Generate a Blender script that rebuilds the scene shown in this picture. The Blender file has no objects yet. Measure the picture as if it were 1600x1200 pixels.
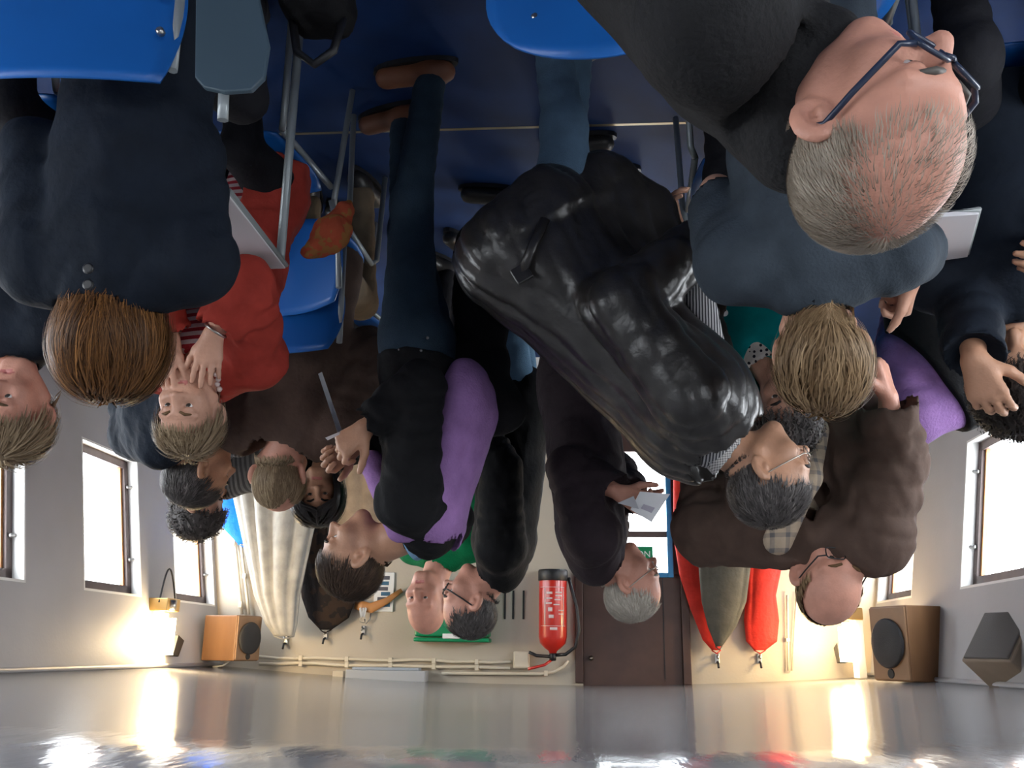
import bpy, bmesh, math, random
import numpy as np
from mathutils import Vector, Matrix

# ------------------------------------------------------------------ camera
F = 1500.0                                   # focal length in pixels of the 1600 x 1200 frame
CAM = np.array([0.0, 0.0, 1.95])
PSI, PIT, TH = math.atan(120 / 1500), math.radians(15.6), math.radians(0.8)
FW = np.array([math.sin(PSI) * math.cos(PIT), math.cos(PSI) * math.cos(PIT), -math.sin(PIT)])
R0 = np.array([math.cos(PSI), -math.sin(PSI), 0.0])
U0 = np.cross(R0, FW)
CX = -math.cos(TH) * R0 - math.sin(TH) * U0   # the phone was held upside down
CY = math.sin(TH) * R0 - math.cos(TH) * U0
scn = bpy.context.scene
col = scn.collection
cd = bpy.data.cameras.new('camera'); cd.sensor_width = 36.0; cd.lens = 36.0 * F / 1600.0
cd.clip_start = 0.05
cam = bpy.data.objects.new('camera', cd); col.objects.link(cam)
cam.matrix_world = Matrix(((CX[0], CY[0], -FW[0], CAM[0]), (CX[1], CY[1], -FW[1], CAM[1]), (CX[2], CY[2], -FW[2], CAM[2]), (0, 0, 0, 1)))
scn.camera = cam

def at(px, py, Y):
    d = FW + (px - 800) / F * CX + (600 - py) / F * CY
    return CAM + d * (Y / d[1])

# ------------------------------------------------------------------ light
scn.view_settings.view_transform = 'Standard'
scn.view_settings.look = 'None'
scn.view_settings.exposure = 0.0
scn.view_settings.gamma = 1.0
scn.view_settings.use_curve_mapping = False
wd = bpy.data.worlds.new('overcast_sky'); scn.world = wd; wd.use_nodes = True
bg = wd.node_tree.nodes['Background']
bg.inputs[0].default_value = (0.90, 0.95, 1.0, 1); bg.inputs[1].default_value = 18.0
scn.cycles.use_denoising = True
scn.cycles.max_bounces = 6
scn.cycles.diffuse_bounces = 3
scn.cycles.glossy_bounces = 3
scn.cycles.use_adaptive_sampling = True
scn.cycles.adaptive_threshold = 0.09
scn.cycles.sample_clamp_indirect = 6.0

def portal(loc, ux, uy, w, h):
    l = bpy.data.lights.new('window_portal', 'AREA'); l.shape = 'RECTANGLE'; l.size = w; l.size_y = h
    l.cycles.is_portal = True
    o = bpy.data.objects.new('window_portal', l); col.objects.link(o)
    ux = Vector(ux).normalized(); uy = Vector(uy).normalized(); uz = ux.cross(uy)
    o.matrix_world = Matrix(((ux.x, uy.x, uz.x, loc[0]), (ux.y, uy.y, uz.y, loc[1]), (ux.z, uy.z, uz.z, loc[2]), (0, 0, 0, 1)))
    return o

# ------------------------------------------------------------------ materials
MATS = {}
def mat(name, c, rough=0.7, metal=0.0, bump=None, var=0.0, vscale=8.0, spec=0.5, pattern=None, coat=0.0, sheen=0.0, stretch=None):
    if name in MATS: return MATS[name]
    m = bpy.data.materials.new(name); MATS[name] = m; m.use_nodes = True
    nt = m.node_tree; N = nt.nodes; L = nt.links; b = N['Principled BSDF']
    b.inputs['Base Color'].default_value = (*c, 1); b.inputs['Roughness'].default_value = rough
    b.inputs['Metallic'].default_value = metal; b.inputs['Specular IOR Level'].default_value = spec
    if coat: b.inputs['Coat Weight'].default_value = coat; b.inputs['Coat Roughness'].default_value = 0.1
    if sheen: b.inputs['Sheen Weight'].default_value = sheen
    tc = N.new('ShaderNodeTexCoord'); src = tc.outputs['Object']
    if stretch:
        mp = N.new('ShaderNodeMapping'); mp.inputs['Scale'].default_value = stretch
        L.new(src, mp.inputs[0]); src = mp.outputs[0]
    colout = None
    if var:
        n = N.new('ShaderNodeTexNoise'); n.inputs['Scale'].default_value = vscale; n.inputs['Detail'].default_value = 4
        L.new(src, n.inputs['Vector'])
        r = N.new('ShaderNodeValToRGB')
        r.color_ramp.elements[0].position = 0.3; r.color_ramp.elements[1].position = 0.72
        r.color_ramp.elements[0].color = (*[max(0, x * (1 - var)) for x in c], 1)
        r.color_ramp.elements[1].color = (*[min(1, x * (1 + var)) for x in c], 1)
        L.new(n.outputs[0], r.inputs[0]); colout = r.outputs[0]
    if pattern:
        kind, c2, sc = pattern
        def wave(axis, s):
            w = N.new('ShaderNodeTexWave'); w.wave_type = 'BANDS'; w.bands_direction = axis; w.inputs['Scale'].default_value = s
            w.inputs['Distortion'].default_value = 0.6; w.inputs['Detail'].default_value = 1.0
            L.new(src, w.inputs['Vector']); return w.outputs[1]
        if kind == 'dots':
            v = N.new('ShaderNodeTexVoronoi'); v.inputs['Scale'].default_value = sc; v.inputs['Randomness'].default_value = 0.25
            L.new(src, v.inputs['Vector'])
            lt = N.new('ShaderNodeMath'); lt.operation = 'LESS_THAN'; lt.inputs[1].default_value = 0.3; L.new(v.outputs[0], lt.inputs[0]); f = lt.outputs[0]
        elif kind == 'stripes':
            gt = N.new('ShaderNodeMath'); gt.operation = 'GREATER_THAN'; gt.inputs[1].default_value = 0.55
            L.new(wave('Z', sc), gt.inputs[0]); f = gt.outputs[0]
        elif kind == 'upstripes':
            gt = N.new('ShaderNodeMath'); gt.operation = 'GREATER_THAN'; gt.inputs[1].default_value = 0.5
            L.new(wave('X', sc), gt.inputs[0]); f = gt.outputs[0]
        elif kind == 'plaid':
            g1 = N.new('ShaderNodeMath'); g1.operation = 'GREATER_THAN'; g1.inputs[1].default_value = 0.8; L.new(wave('Z', sc), g1.inputs[0])
            g2 = N.new('ShaderNodeMath'); g2.operation = 'GREATER_THAN'; g2.inputs[1].default_value = 0.8; L.new(wave('X', sc), g2.inputs[0])
            a = N.new('ShaderNodeMath'); a.operation = 'ADD'; L.new(g1.outputs[0], a.inputs[0]); L.new(g2.outputs[0], a.inputs[1])
            h = N.new('ShaderNodeMath'); h.operation = 'MULTIPLY'; h.inputs[1].default_value = 0.5; L.new(a.outputs[0], h.inputs[0]); f = h.outputs[0]
        else:                                                     # blotches
            n2 = N.new('ShaderNodeTexNoise'); n2.inputs['Scale'].default_value = sc; n2.inputs['Detail'].default_value = 2; L.new(src, n2.inputs['Vector'])
            gt = N.new('ShaderNodeMath'); gt.operation = 'GREATER_THAN'; gt.inputs[1].default_value = 0.53; L.new(n2.outputs[0], gt.inputs[0]); f = gt.outputs[0]
        mx = N.new('ShaderNodeMix'); mx.data_type = 'RGBA'
        L.new(f, mx.inputs[0])
        if colout: L.new(colout, mx.inputs[6])
        else: mx.inputs[6].default_value = (*c, 1)
        mx.inputs[7].default_value = (*c2, 1); colout = mx.outputs[2]
    if colout: L.new(colout, b.inputs['Base Color'])
    if bump:
        sc, st = bump
        n = N.new('ShaderNodeTexNoise'); n.inputs['Scale'].default_value = sc; n.inputs['Detail'].default_value = 5
        L.new(src, n.inputs['Vector'])
        bp = N.new('ShaderNodeBump'); bp.inputs['Strength'].default_value = st; bp.inputs['Distance'].default_value = 0.01
        L.new(n.outputs[0], bp.inputs['Height']); L.new(bp.outputs[0], b.inputs['Normal'])
    return m

def cloth(name, c, rough=0.85, b=(45, 0.35), **k):
    return mat(name, c, rough, bump=b, var=k.pop('var', 0.18), vscale=k.pop('vscale', 14), sheen=0.0, spec=0.18, **k)

def skin(name, c):
    m = mat(name, c, 0.48, bump=(160, 0.12), var=0.12, vscale=22, spec=0.4)
    return m

def emis(name, c, s):
    m = bpy.data.materials.new(name); m.use_nodes = True; nt = m.node_tree
    nt.nodes.remove(nt.nodes['Principled BSDF'])
    e = nt.nodes.new('ShaderNodeEmission'); e.inputs[0].default_value = (*c, 1); e.inputs[1].default_value = s
    nt.links.new(e.outputs[0], nt.nodes['Material Output'].inputs[0]); return m

def glass(name, tint=(1, 1, 1), gl=0.08):
    m = bpy.data.materials.new(name); m.use_nodes = True; nt = m.node_tree
    nt.nodes.remove(nt.nodes['Principled BSDF'])
    t = nt.nodes.new('ShaderNodeBsdfTransparent'); t.inputs[0].default_value = (*tint, 1)
    g = nt.nodes.new('ShaderNodeBsdfGlossy'); g.inputs['Roughness'].default_value = 0.03
    x = nt.nodes.new('ShaderNodeMixShader'); x.inputs[0].default_value = gl
    nt.links.new(t.outputs[0], x.inputs[1]); nt.links.new(g.outputs[0], x.inputs[2])
    nt.links.new(x.outputs[0], nt.nodes['Material Output'].inputs[0]); return m

def hairmat(name, c1, c2, rough=0.5):
    if name in MATS: return MATS[name]
    m = bpy.data.materials.new(name); MATS[name] = m; m.use_nodes = True; nt = m.node_tree; b = nt.nodes['Principled BSDF']
    a = nt.nodes.new('ShaderNodeAttribute'); a.attribute_name = 'shade'
    mx = nt.nodes.new('ShaderNodeMix'); mx.data_type = 'RGBA'
    mx.inputs[6].default_value = (*c1, 1); mx.inputs[7].default_value = (*c2, 1)
    nt.links.new(a.outputs['Fac'], mx.inputs[0]); nt.links.new(mx.outputs[2], b.inputs['Base Color'])
    b.inputs['Roughness'].default_value = rough; b.inputs['Specular IOR Level'].default_value = 0.2
    return m

# ------------------------------------------------------------------ mesh helpers
def V(*a): return np.array(a, float)
def unit(v):
    v = np.asarray(v, float); n = np.linalg.norm(v); return v / n if n > 1e-9 else v
def lerp(a, b, t): return a + (b - a) * t

def link(name, verts, faces, m=None, parent=None, smooth=True, mi=None, shade=None):
    """verts in world space; the object sits at its parent's place (or at the origin)"""
    verts = np.asarray(verts, float)
    if parent is not None:
        M = parent.get('_w'); verts = verts - np.array(M)
    me = bpy.data.meshes.new(name)
    if isinstance(faces, np.ndarray):
        n = faces.shape[1]
        me.vertices.add(len(verts)); me.vertices.foreach_set('co', verts.astype(np.float32).ravel())
        me.loops.add(faces.size); me.loops.foreach_set('vertex_index', faces.astype(np.int32).ravel())
        me.polygons.add(len(faces)); me.polygons.foreach_set('loop_start', np.arange(0, faces.size, n, dtype=np.int32))
        me.update(calc_edges=True)
    else:
        me.from_pydata([tuple(v) for v in verts], [], [tuple(int(i) for i in f) for f in faces]); me.update()
    if smooth: me.polygons.foreach_set('use_smooth', np.ones(len(me.polygons), bool))
    for k in (m if isinstance(m, (list, tuple)) else [m]):
        if k: me.materials.append(k)
    if mi is not None: me.polygons.foreach_set('material_index', np.asarray(mi, np.int32))
    if shade is not None:
        at_ = me.attributes.new('shade', 'FLOAT', 'POINT'); at_.data.foreach_set('value', np.asarray(shade, np.float32))
    o = bpy.data.objects.new(name, me); col.objects.link(o)
    if parent is not None:
        o.parent = parent; o['_w'] = list(parent['_w'])
    else: o['_w'] = [0.0, 0.0, 0.0]
    return o

def tag(o, label=None, cat=None, group=None, kind=None):
    for k, v in (('label', label), ('category', cat), ('group', group), ('kind', kind)):
        if v: o[k] = v
    return o

def root(name, loc, label, cat, group=None):
    o = bpy.data.objects.new(name, None); col.objects.link(o); o.location = tuple(loc); o['_w'] = [float(x) for x in loc]
    o.empty_display_size = 0.1
    return tag(o, label, cat, group)

class MB:
    """collects simple solids"""
    def __init__(s): s.v = []; s.f = []
    def add(s, v, f):
        n = len(s.v); s.v += [tuple(x) for x in v]; s.f += [tuple(i + n for i in q) for q in f]; return s
    def box(s, c, ax, ay, az):
        c, ax, ay, az = map(np.asarray, (c, ax, ay, az))
        v = [c + i * ax + j * ay + k * az for i in (-1, 1) for j in (-1, 1) for k in (-1, 1)]
        f = [(0, 1, 3, 2), (4, 6, 7, 5), (0, 4, 5, 1), (2, 3, 7, 6), (0, 2, 6, 4), (1, 5, 7, 3)]
        if np.dot(np.cross(ax, ay), az) < 0: f = [q[::-1] for q in f]
        return s.add(v, f)
    def aab(s, x0, x1, y0, y1, z0, z1):
        return s.box(((x0 + x1) / 2, (y0 + y1) / 2, (z0 + z1) / 2), V((x1 - x0) / 2, 0, 0), V(0, (y1 - y0) / 2, 0), V(0, 0, (z1 - z0) / 2))
    def tube(s, pts, r, n=8, closed=False, caps=True, flat=None):
        pts = [np.asarray(p, float) for p in pts]; m = len(pts); rs = r if isinstance(r, (list, tuple, np.ndarray)) else [r] * m
        v = []; prev = None
        for i, p in enumerate(pts):
            a = pts[(i - 1) % m] if (closed or i > 0) else p
            b = pts[(i + 1) % m] if (closed or i < m - 1) else p
            t = unit(b - a)
            if prev is None:
                q = V(0, 0, 1) if abs(t[2]) < 0.9 else V(1, 0, 0); prev = unit(np.cross(t, q))
            e1 = unit(prev - t * np.dot(prev, t)); prev = e1; e2 = np.cross(t, e1)
            for k in range(n):
                an = 2 * math.pi * k / n
                w = rs[i] * (math.cos(an) * e1 + math.sin(an) * e2)
                if flat is not None: w = w - np.asarray(flat[0]) * np.dot(w, flat[0]) * (1 - flat[1])
                v.append(p + w)
        f = []
        for i in range(m if closed else m - 1):
            j = (i + 1) % m
            for k in range(n):
                l = (k + 1) % n; f.append((i * n + k, i * n + l, j * n + l, j * n + k))
        if caps and not closed:
            f.append(tuple(range(n))[::-1]); f.append(tuple((m - 1) * n + k for k in range(n)))
        return s.add(v, f)
    def lathe(s, o, axis, prof, n=20):
        """prof: (distance along axis, radius)"""
        axis = unit(axis); q = V(0, 0, 1) if abs(axis[2]) < 0.9 else V(1, 0, 0); e1 = unit(np.cross(axis, q)); e2 = np.cross(axis, e1)
        v = []; f = []; o = np.asarray(o, float)
        for (h, r) in prof:
            for k in range(n):
                an = 2 * math.pi * k / n; v.append(o + axis * h + r * (math.cos(an) * e1 + math.sin(an) * e2))
        for i in range(len(prof) - 1):
            for k in range(n):
                l = (k + 1) % n; f.append((i * n + k, i * n + l, (i + 1) * n + l, (i + 1) * n + k))
        f.append(tuple(range(n))[::-1]); f.append(tuple((len(prof) - 1) * n + k for k in range(n)))
        return s.add(v, f)
    def prism(s, poly, d):
        """poly: world points in one plane, thickened by vector d"""
        poly = [np.asarray(p, float) for p in poly]; d = np.asarray(d, float); n = len(poly)
        return s.add(poly + [p + d for p in poly], [tuple(range(n))[::-1], tuple(range(n, 2 * n))] + [(i, (i + 1) % n, n + (i + 1) % n, n + i) for i in range(n)])
    def build(s, name, m, parent=None, smooth=False, bevel=0.0):
        o = link(name, s.v, s.f, m, parent, smooth)
        if bevel:
            b = o.modifiers.new('bevel', 'BEVEL'); b.width = bevel; b.segments = 2; b.limit_method = 'ANGLE'
        if smooth == 'auto':
            for p in o.data.polygons: p.use_smooth = len(p.vertices) == 4
        return o

# ------------------------------------------------------------------ smooth solids (distance fields turned into meshes)
def surf_nets(f, o, h):
    s = f < 0
    c = np.zeros(tuple(n - 1 for n in f.shape), np.int8)
    C = [(i, j, k) for i in (0, 1) for j in (0, 1) for k in (0, 1)]
    nx, ny, nz = c.shape
    for (i, j, k) in C: c += s[i:i + nx, j:j + ny, k:k + nz]
    m = (c > 0) & (c < 8)
    ijk = np.argwhere(m); idx = np.full(c.shape, -1, np.int32); idx[m] = np.arange(len(ijk))
    acc = np.zeros((len(ijk), 3)); cnt = np.zeros(len(ijk))
    cv = {q: f[ijk[:, 0] + q[0], ijk[:, 1] + q[1], ijk[:, 2] + q[2]] for q in C}
    for a in C:
        for ax in range(3):
            if a[ax] == 0:
                b = list(a); b[ax] = 1; b = tuple(b)
                va, vb = cv[a], cv[b]; x = (va < 0) != (vb < 0)
                t = np.where(x, va / np.where(x, va - vb, 1), 0)
                p = np.tile(np.array(a, float), (len(ijk), 1)); p[:, ax] += t
                acc += p * x[:, None]; cnt += x
    verts = o + h * (ijk + acc / cnt[:, None])
    faces = []
    for ax in range(3):
        u, w = (ax + 1) % 3, (ax + 2) % 3
        s0 = [slice(None)] * 3; s1 = [slice(None)] * 3
        s0[ax] = slice(0, -1); s1[ax] = slice(1, None)
        for t in (u, w): s0[t] = slice(1, -1); s1[t] = slice(1, -1)
        A_, B_ = s[tuple(s0)], s[tuple(s1)]
        for inv in (False, True):
            e = np.argwhere((A_ & ~B_) if not inv else (~A_ & B_))
            if not len(e): continue
            e[:, u] += 1; e[:, w] += 1
            def cell(du, dw):
                q = e.copy(); q[:, u] -= du; q[:, w] -= dw
                return idx[q[:, 0], q[:, 1], q[:, 2]]
            qd = np.stack([cell(1, 1), cell(0, 1), cell(0, 0), cell(1, 0)], 1)
            faces.append(qd[:, ::-1] if inv else qd)
    return verts, np.concatenate(faces)

class SDF:
    def __init__(s): s.ops = []
    def cone(s, a, b, ra, rb=None, k=0.03, flat=None, mode='u', amp=0.0, wl=0.05, seed=0):
        a = np.asarray(a, float); b = np.asarray(b, float); rb = ra if rb is None else rb
        r = max(ra, rb) + amp
        lo = np.minimum(a, b) - r; hi = np.maximum(a, b) + r
        ab = b - a; L2 = max(np.dot(ab, ab), 1e-9)
        ph = seed * 1.7
        if amp:
            ax = unit(ab); q = V(0, 0, 1) if abs(ax[2]) < 0.9 else V(1, 0, 0); e1 = unit(np.cross(ax, q)); e2 = np.cross(ax, e1); Ln = math.sqrt(L2)
        def fn(X, Y, Z):
            x, y, z = X - a[0], Y - a[1], Z - a[2]
            t = np.clip((x * ab[0] + y * ab[1] + z * ab[2]) / L2, 0, 1)
            x = x - t * ab[0]; y = y - t * ab[1]; z = z - t * ab[2]
            rr = ra + (rb - ra) * t
            if amp:
                p1 = x * e1[0] + y * e1[1] + z * e1[2]; p2 = x * e2[0] + y * e2[1] + z * e2[2]
                rr = rr + amp * (1.6 * np.abs(np.sin(math.pi * t * Ln / wl + ph + (p1 * 1.6 - p2) / max(rb, 0.02) * 0.6 + 1.2 * np.sin(t * 5 + ph))) - 1.0)
            if flat is not None:
                n, fc = flat; dn = x * n[0] + y * n[1] + z * n[2]
                g = (1 / fc - 1) * dn
                x = x + g * n[0]; y = y + g * n[1]; z = z + g * n[2]
                l = np.sqrt(x * x + y * y + z * z) + 1e-9
                w = np.abs(dn / fc) / l
                return (l - rr) * (1 - w * (1 - fc))
            return np.sqrt(x * x + y * y + z * z) - rr
        s.ops.append((mode, fn, lo, hi, k)); return s
    def ell(s, c, fr, rad, k=0.02, mode='u'):
        c = np.asarray(c, float); fr = [np.asarray(x, float) for x in fr]; r = max(rad)
        def fn(X, Y, Z):
            x, y, z = X - c[0], Y - c[1], Z - c[2]; k0 = 0; k1 = 0
            for e, q in zip(fr, rad):
                p = (x * e[0] + y * e[1] + z * e[2]) / q
                k0 = k0 + p * p; k1 = k1 + (p / q) ** 2
            k0 = np.sqrt(k0) + 1e-9; k1 = np.sqrt(k1) + 1e-9
            return k0 * (k0 - 1) / k1
        s.ops.append((mode, fn, c - r, c + r, k)); return s
    def box(s, c, fr, half, rad=0.01, k=0.01, mode='u'):
        c = np.asarray(c, float); fr = [np.asarray(x, float) for x in fr]; r = math.sqrt(sum(q * q for q in half))
        def fn(X, Y, Z):
            x, y, z = X - c[0], Y - c[1], Z - c[2]; o2 = 0; mx = -1e9
            for e, q in zip(fr, half):
                d = np.abs(x * e[0] + y * e[1] + z * e[2]) - (q - rad)
                o2 = o2 + np.maximum(d, 0) ** 2; mx = np.maximum(mx, d)
            return np.sqrt(o2) + np.minimum(mx, 0) - rad
        s.ops.append((mode, fn, c - r, c + r, k)); return s
    def plane(s, p, n, k=0.004, lo=None, hi=None):
        """keeps what lies behind the plane (against n)"""
        p = np.asarray(p, float); n = unit(n)
        s.ops.append(('i', lambda X, Y, Z: (X - p[0]) * n[0] + (Y - p[1]) * n[1] + (Z - p[2]) * n[2], lo, hi, k)); return s
    def mesh(s, h, disp=None):
        lo = np.min([q[2] for q in s.ops if q[0] == 'u'], 0) - 3 * h - 0.012
        hi = np.max([q[3] for q in s.ops if q[0] == 'u'], 0) + 3 * h + 0.012
        n = np.ceil((hi - lo) / h).astype(int) + 1
        gx, gy, gz = (lo[i] + h * np.arange(n[i]) for i in range(3))
        f = np.full(tuple(n), 0.3, np.float32)
        for mode, fn, l, u, k in s.ops:
            if l is None: i0, i1 = np.zeros(3, int), n
            else:
                i0 = np.clip(np.floor((l - k - 3 * h - lo) / h).astype(int), 0, n); i1 = np.clip(np.ceil((u + k + 3 * h - lo) / h).astype(int) + 1, 0, n)
            if np.any(i1 <= i0): continue
            sl = tuple(slice(i0[q], i1[q]) for q in range(3))
            d = fn(gx[sl[0]][:, None, None], gy[sl[1]][None, :, None], gz[sl[2]][None, None, :]).astype(np.float32)
            g = f[sl]
            if mode == 'u':
                e = np.maximum(k - np.abs(g - d), 0) / k
                f[sl] = np.minimum(g, d) - e * e * k * 0.25
            else:
                if mode == 's': d = -d
                e = np.maximum(k - np.abs(g - d), 0) / k
                f[sl] = np.maximum(g, d) + e * e * k * 0.25
        if disp is not None:
            f += disp(gx[:, None, None], gy[None, :, None], gz[None, None, :]).astype(np.float32)
        f[0] = f[-1] = 1; f[:, 0] = f[:, -1] = 1; f[:, :, 0] = f[:, :, -1] = 1
        return surf_nets(f, lo, h)

def folds(amp, wl=0.09, seed=0, axis=None):
    rng = np.random.RandomState(seed)
    ks = []
    for i in range(3):
        d = unit(rng.randn(3))
        if axis is not None: d = unit(d + 1.5 * np.asarray(axis) * (1 if i % 2 else -1))
        ks.append((d * 2 * math.pi / (wl * (0.7 + 0.7 * rng.rand())), rng.rand() * 6.28))
    def fn(X, Y, Z):
        t = 0
        for kv, ph in ks:
            t = np.sin(kv[0] * X + kv[1] * Y + kv[2] * Z + ph + 1.6 * t)
            t = t * 0.9
        return amp * t
    return fn

def frame(yaw, pitch=0, roll=0):
    y, p, q = map(math.radians, (yaw, pitch, roll))
    f0 = V(math.sin(y), math.cos(y), 0); r0 = V(math.cos(y), -math.sin(y), 0); u0 = V(0, 0, 1)
    f = f0 * math.cos(p) + u0 * math.sin(p); u = u0 * math.cos(p) - f0 * math.sin(p)
    return r0 * math.cos(q) - u * math.sin(q), f, u * math.cos(q) + r0 * math.sin(q)

# ------------------------------------------------------------------ the room (a low deckhouse with a cambered ceiling and walls that lean in)
YB, YF = 6.3, -2.4                                  # back wall, front wall behind the camera
LEAN = 0.155
XR, XL, ZT = 2.366, -1.725, 2.06                    # wall positions at the height ZT
def xr(z): return XR + LEAN * (ZT - z)
def xl(z): return XL - LEAN * (ZT - z)
def zc(x): return 2.145 - 0.020 * (x - 0.3) ** 2    # the camber of the ceiling

M_wall = mat('painted_wall', (0.42, 0.415, 0.43), 0.55, bump=(60, 0.08), var=0.05, vscale=3)
M_back = mat('lamp_tinted_wall', (0.52, 0.46, 0.37), 0.5, bump=(60, 0.08), var=0.05, vscale=3)  # warm cream of the lamp light is put into this wall colour
M_ceil = mat('gloss_ceiling_paint', (0.34, 0.34, 0.355), 0.13, bump=(7, 0.7), var=0.06, vscale=2, spec=0.8, stretch=(1, 0.3, 1))
M_floor = mat('blue_vinyl_floor', (0.006, 0.026, 0.10), 0.65, bump=(90, 0.05), var=0.2, vscale=5, spec=0.25)
M_white = mat('white_gloss_paint', (0.82, 0.82, 0.80), 0.4)
M_cream = mat('cream_plastic_pipe', (0.72, 0.64, 0.50), 0.5)
M_frame = mat('dark_window_wood', (0.085, 0.055, 0.05), 0.5, var=0.3, vscale=12, stretch=(1, 1, 0.2))
M_bead = mat('orange_glazing_wood', (0.50, 0.23, 0.08), 0.5, var=0.2, vscale=15)
M_brown = mat('brown_painted_door', (0.070, 0.036, 0.028), 0.45, bump=(20, 0.05), var=0.15)
M_steel = mat('bare_steel', (0.45, 0.44, 0.42), 0.35, 1.0)
M_tube = mat('grey_tube_enamel', (0.30, 0.33, 0.34), 0.4, 0.3)
M_black = mat('black_plastic', (0.012, 0.012, 0.014), 0.45)
M_glass = glass('window_glass', gl=0.05)
M_bluep = mat('blue_gloss_paint', (0.03, 0.20, 0.42), 0.35)

MB().aab(XL - 0.5, XR + 0.5, YF - 0.1, YB + 0.1, -0.08, 0).build('floor', M_floor)['kind'] = 'structure'
def holed(name, pt, U, Vs, holes, m, out, depth=0.10):
    """pt(u, v) -> point on the wall; rectangular holes (u0, u1, v0, v1) with reveals along out"""
    us = sorted(set([U[0], U[1]] + [h[0] for h in holes] + [h[1] for h in holes]))
    vs = sorted(set([Vs[0], Vs[1]] + [h[2] for h in holes] + [h[3] for h in holes]))
    mb = MB(); inside = lambda u, v: any(h[0] < u < h[1] and h[2] < v < h[3] for h in holes)
    o = np.asarray(out)
    for a, b in zip(us, us[1:]):
        for c, d in zip(vs, vs[1:]):
            if not inside((a + b) / 2, (c + d) / 2):
                for off in (o * 0, o * depth):
                    mb.add([pt(a, c) + off, pt(b, c) + off, pt(b, d) + off, pt(a, d) + off], [(0, 1, 2, 3)])
    for (a, b, c, d) in holes:
        q = [pt(a, c), pt(b, c), pt(b, d), pt(a, d)]
        for i in range(4):
            mb.add([q[i], q[(i + 1) % 4], q[(i + 1) % 4] + o * depth, q[i] + o * depth], [(0, 1, 2, 3)])
    return tag(mb.build(name, m), kind='structure')

RW = [(a, a + 0.63, 0.93, 1.69) for a in (5.63, 4.56, 3.43, 2.30, 1.20, 0.10, -1.0, -2.1)]
LW = [(5.60, 6.27, 0.90, 1.63), (3.95, 4.88, 0.90, 1.63), (2.50, 3.30, 0.90, 1.63), (1.0, 1.9, 0.90, 1.63), (-0.5, 0.4, 0.90, 1.63), (-2.0, -1.1, 0.90, 1.63)]
pr = lambda u, v: V(xr(v), u, v)
pl = lambda u, v: V(xl(v), u, v)
holed('wall_right', pr, (YF, YB), (0, 2.2), RW, M_wall, (1, 0, 0))
holed('wall_left', pl, (YF, YB), (0, 2.2), LW, M_wall, (-1, 0, 0))
DWIN = (-0.53, -0.06, 0.66, 1.46)                   # the opening in the door
holed('wall_back', lambda u, v: V(u, YB, v), (XL - 0.5, XR + 0.5), (0, 2.3), [(-0.64, 0.08, 0.0, 2.115)], M_back, (0, 1, 0), 0.06)
FRONT_FILL = [(-1.4, -0.7, 0.95, 1.6)]          # unseen opening added behind the camera to light people's near sides
holed('wall_front', lambda u, v: V(u, YF, v), (XL - 0.5, XR + 0.5), (0, 2.3), FRONT_FILL, M_wall, (0, -1, 0))
for (a, b, c, d) in FRONT_FILL: portal(((a + b) / 2, YF - 0.13, (c + d) / 2), (1, 0, 0), (0, 0, 1), b - a, d - c)
n = 40; cv = []; cf = []
for i in range(n + 1):
    x = XL - 0.2 + (XR - XL + 0.4) * i / n
    for y in (YF, YB + 0.06): cv += [(x, y, zc(x)), (x, y, zc(x) + 0.08)]
for i in range(n):
    a, b = i * 4, i * 4 + 4
    cf += [(a, a + 2, b + 2, b), (a + 1, b + 1, b + 3, a + 3), (a, b, b + 1, a + 1), (a + 2, a + 3, b + 3, b + 2)]
tag(link('ceiling', cv, cf, M_ceil), kind='structure')

nw = 0
def window(side, u0, u1, v0, v1, far):
    global nw; nw += 1
    P = pr if side > 0 else pl; o = V(side, 0, 0)
    r = root('window_%d' % nw, P((u0 + u1) / 2, v0), None, None); r['kind'] = 'structure'
    d = 0.085; t = 0.045
    jw = 0.055                                                   # white jamb lining on the far side
    lin = MB()
    for (a, b, c, e) in ((u1 - 0.012, u1, v0, v1), (u0, u0 + 0.012, v0, v1), (u0, u1, v0, v0 + 0.012), (u0, u1, v1 - 0.012, v1)):
        q = [P(a, c), P(b, c), P(b, e), P(a, e)]; lin.prism(q, o * (d - 0.01))
    lin.build('jamb_lining', M_white, r)
    def bar(nm, a, b, c, e, m, dd, th):
        q = [P(a, c) + o * dd, P(b, c) + o * dd, P(b, e) + o * dd, P(a, e) + o * dd]
        return MB().prism(q, o * th).build(nm, m, r)
    a0, a1, b0, b1 = u0 + 0.012, u1 - 0.012, v0 + 0.012, v1 - 0.012
    bar('frame_stile', a0, a0 + t, b0, b1, M_frame, d - 0.03, 0.04); bar('frame_stile', a1 - t, a1, b0, b1, M_frame, d - 0.03, 0.04)
    bar('frame_rail', a0, a1, b0, b0 + t, M_frame, d - 0.03, 0.04); bar('frame_rail', a0, a1, b1 - t, b1, M_frame, d - 0.03, 0.04)
    bar('glazing_bead', a1 - t - 0.018, a1 - t, b0 + t, b1 - t, M_bead, d - 0.015, 0.02)
    bar('pane', a0 + t, a1 - t, b0 + t, b1 - t, M_glass, d, 0.004)
    for vv in (v0 + 0.16, v1 - 0.2):
        p = P(a1 - t / 2, vv) + o * (d - 0.03)
        MB().lathe(p, -o, [(0, 0.011), (0.012, 0.011), (0.016, 0.006), (0.03, 0.008), (0.034, 0.003)], 10).build('latch', M_steel, r, 'auto')
    c = P((u0 + u1) / 2, (v0 + v1) / 2) + o * 0.13
    uy = P(0, 1) - P(0, 0)
    portal(c, (0, side, 0), uy, u1 - u0, (v1 - v0) * 1.02)
for w_ in RW: window(1, *w_, True)
for w_ in LW: window(-1, *w_, True)

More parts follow.
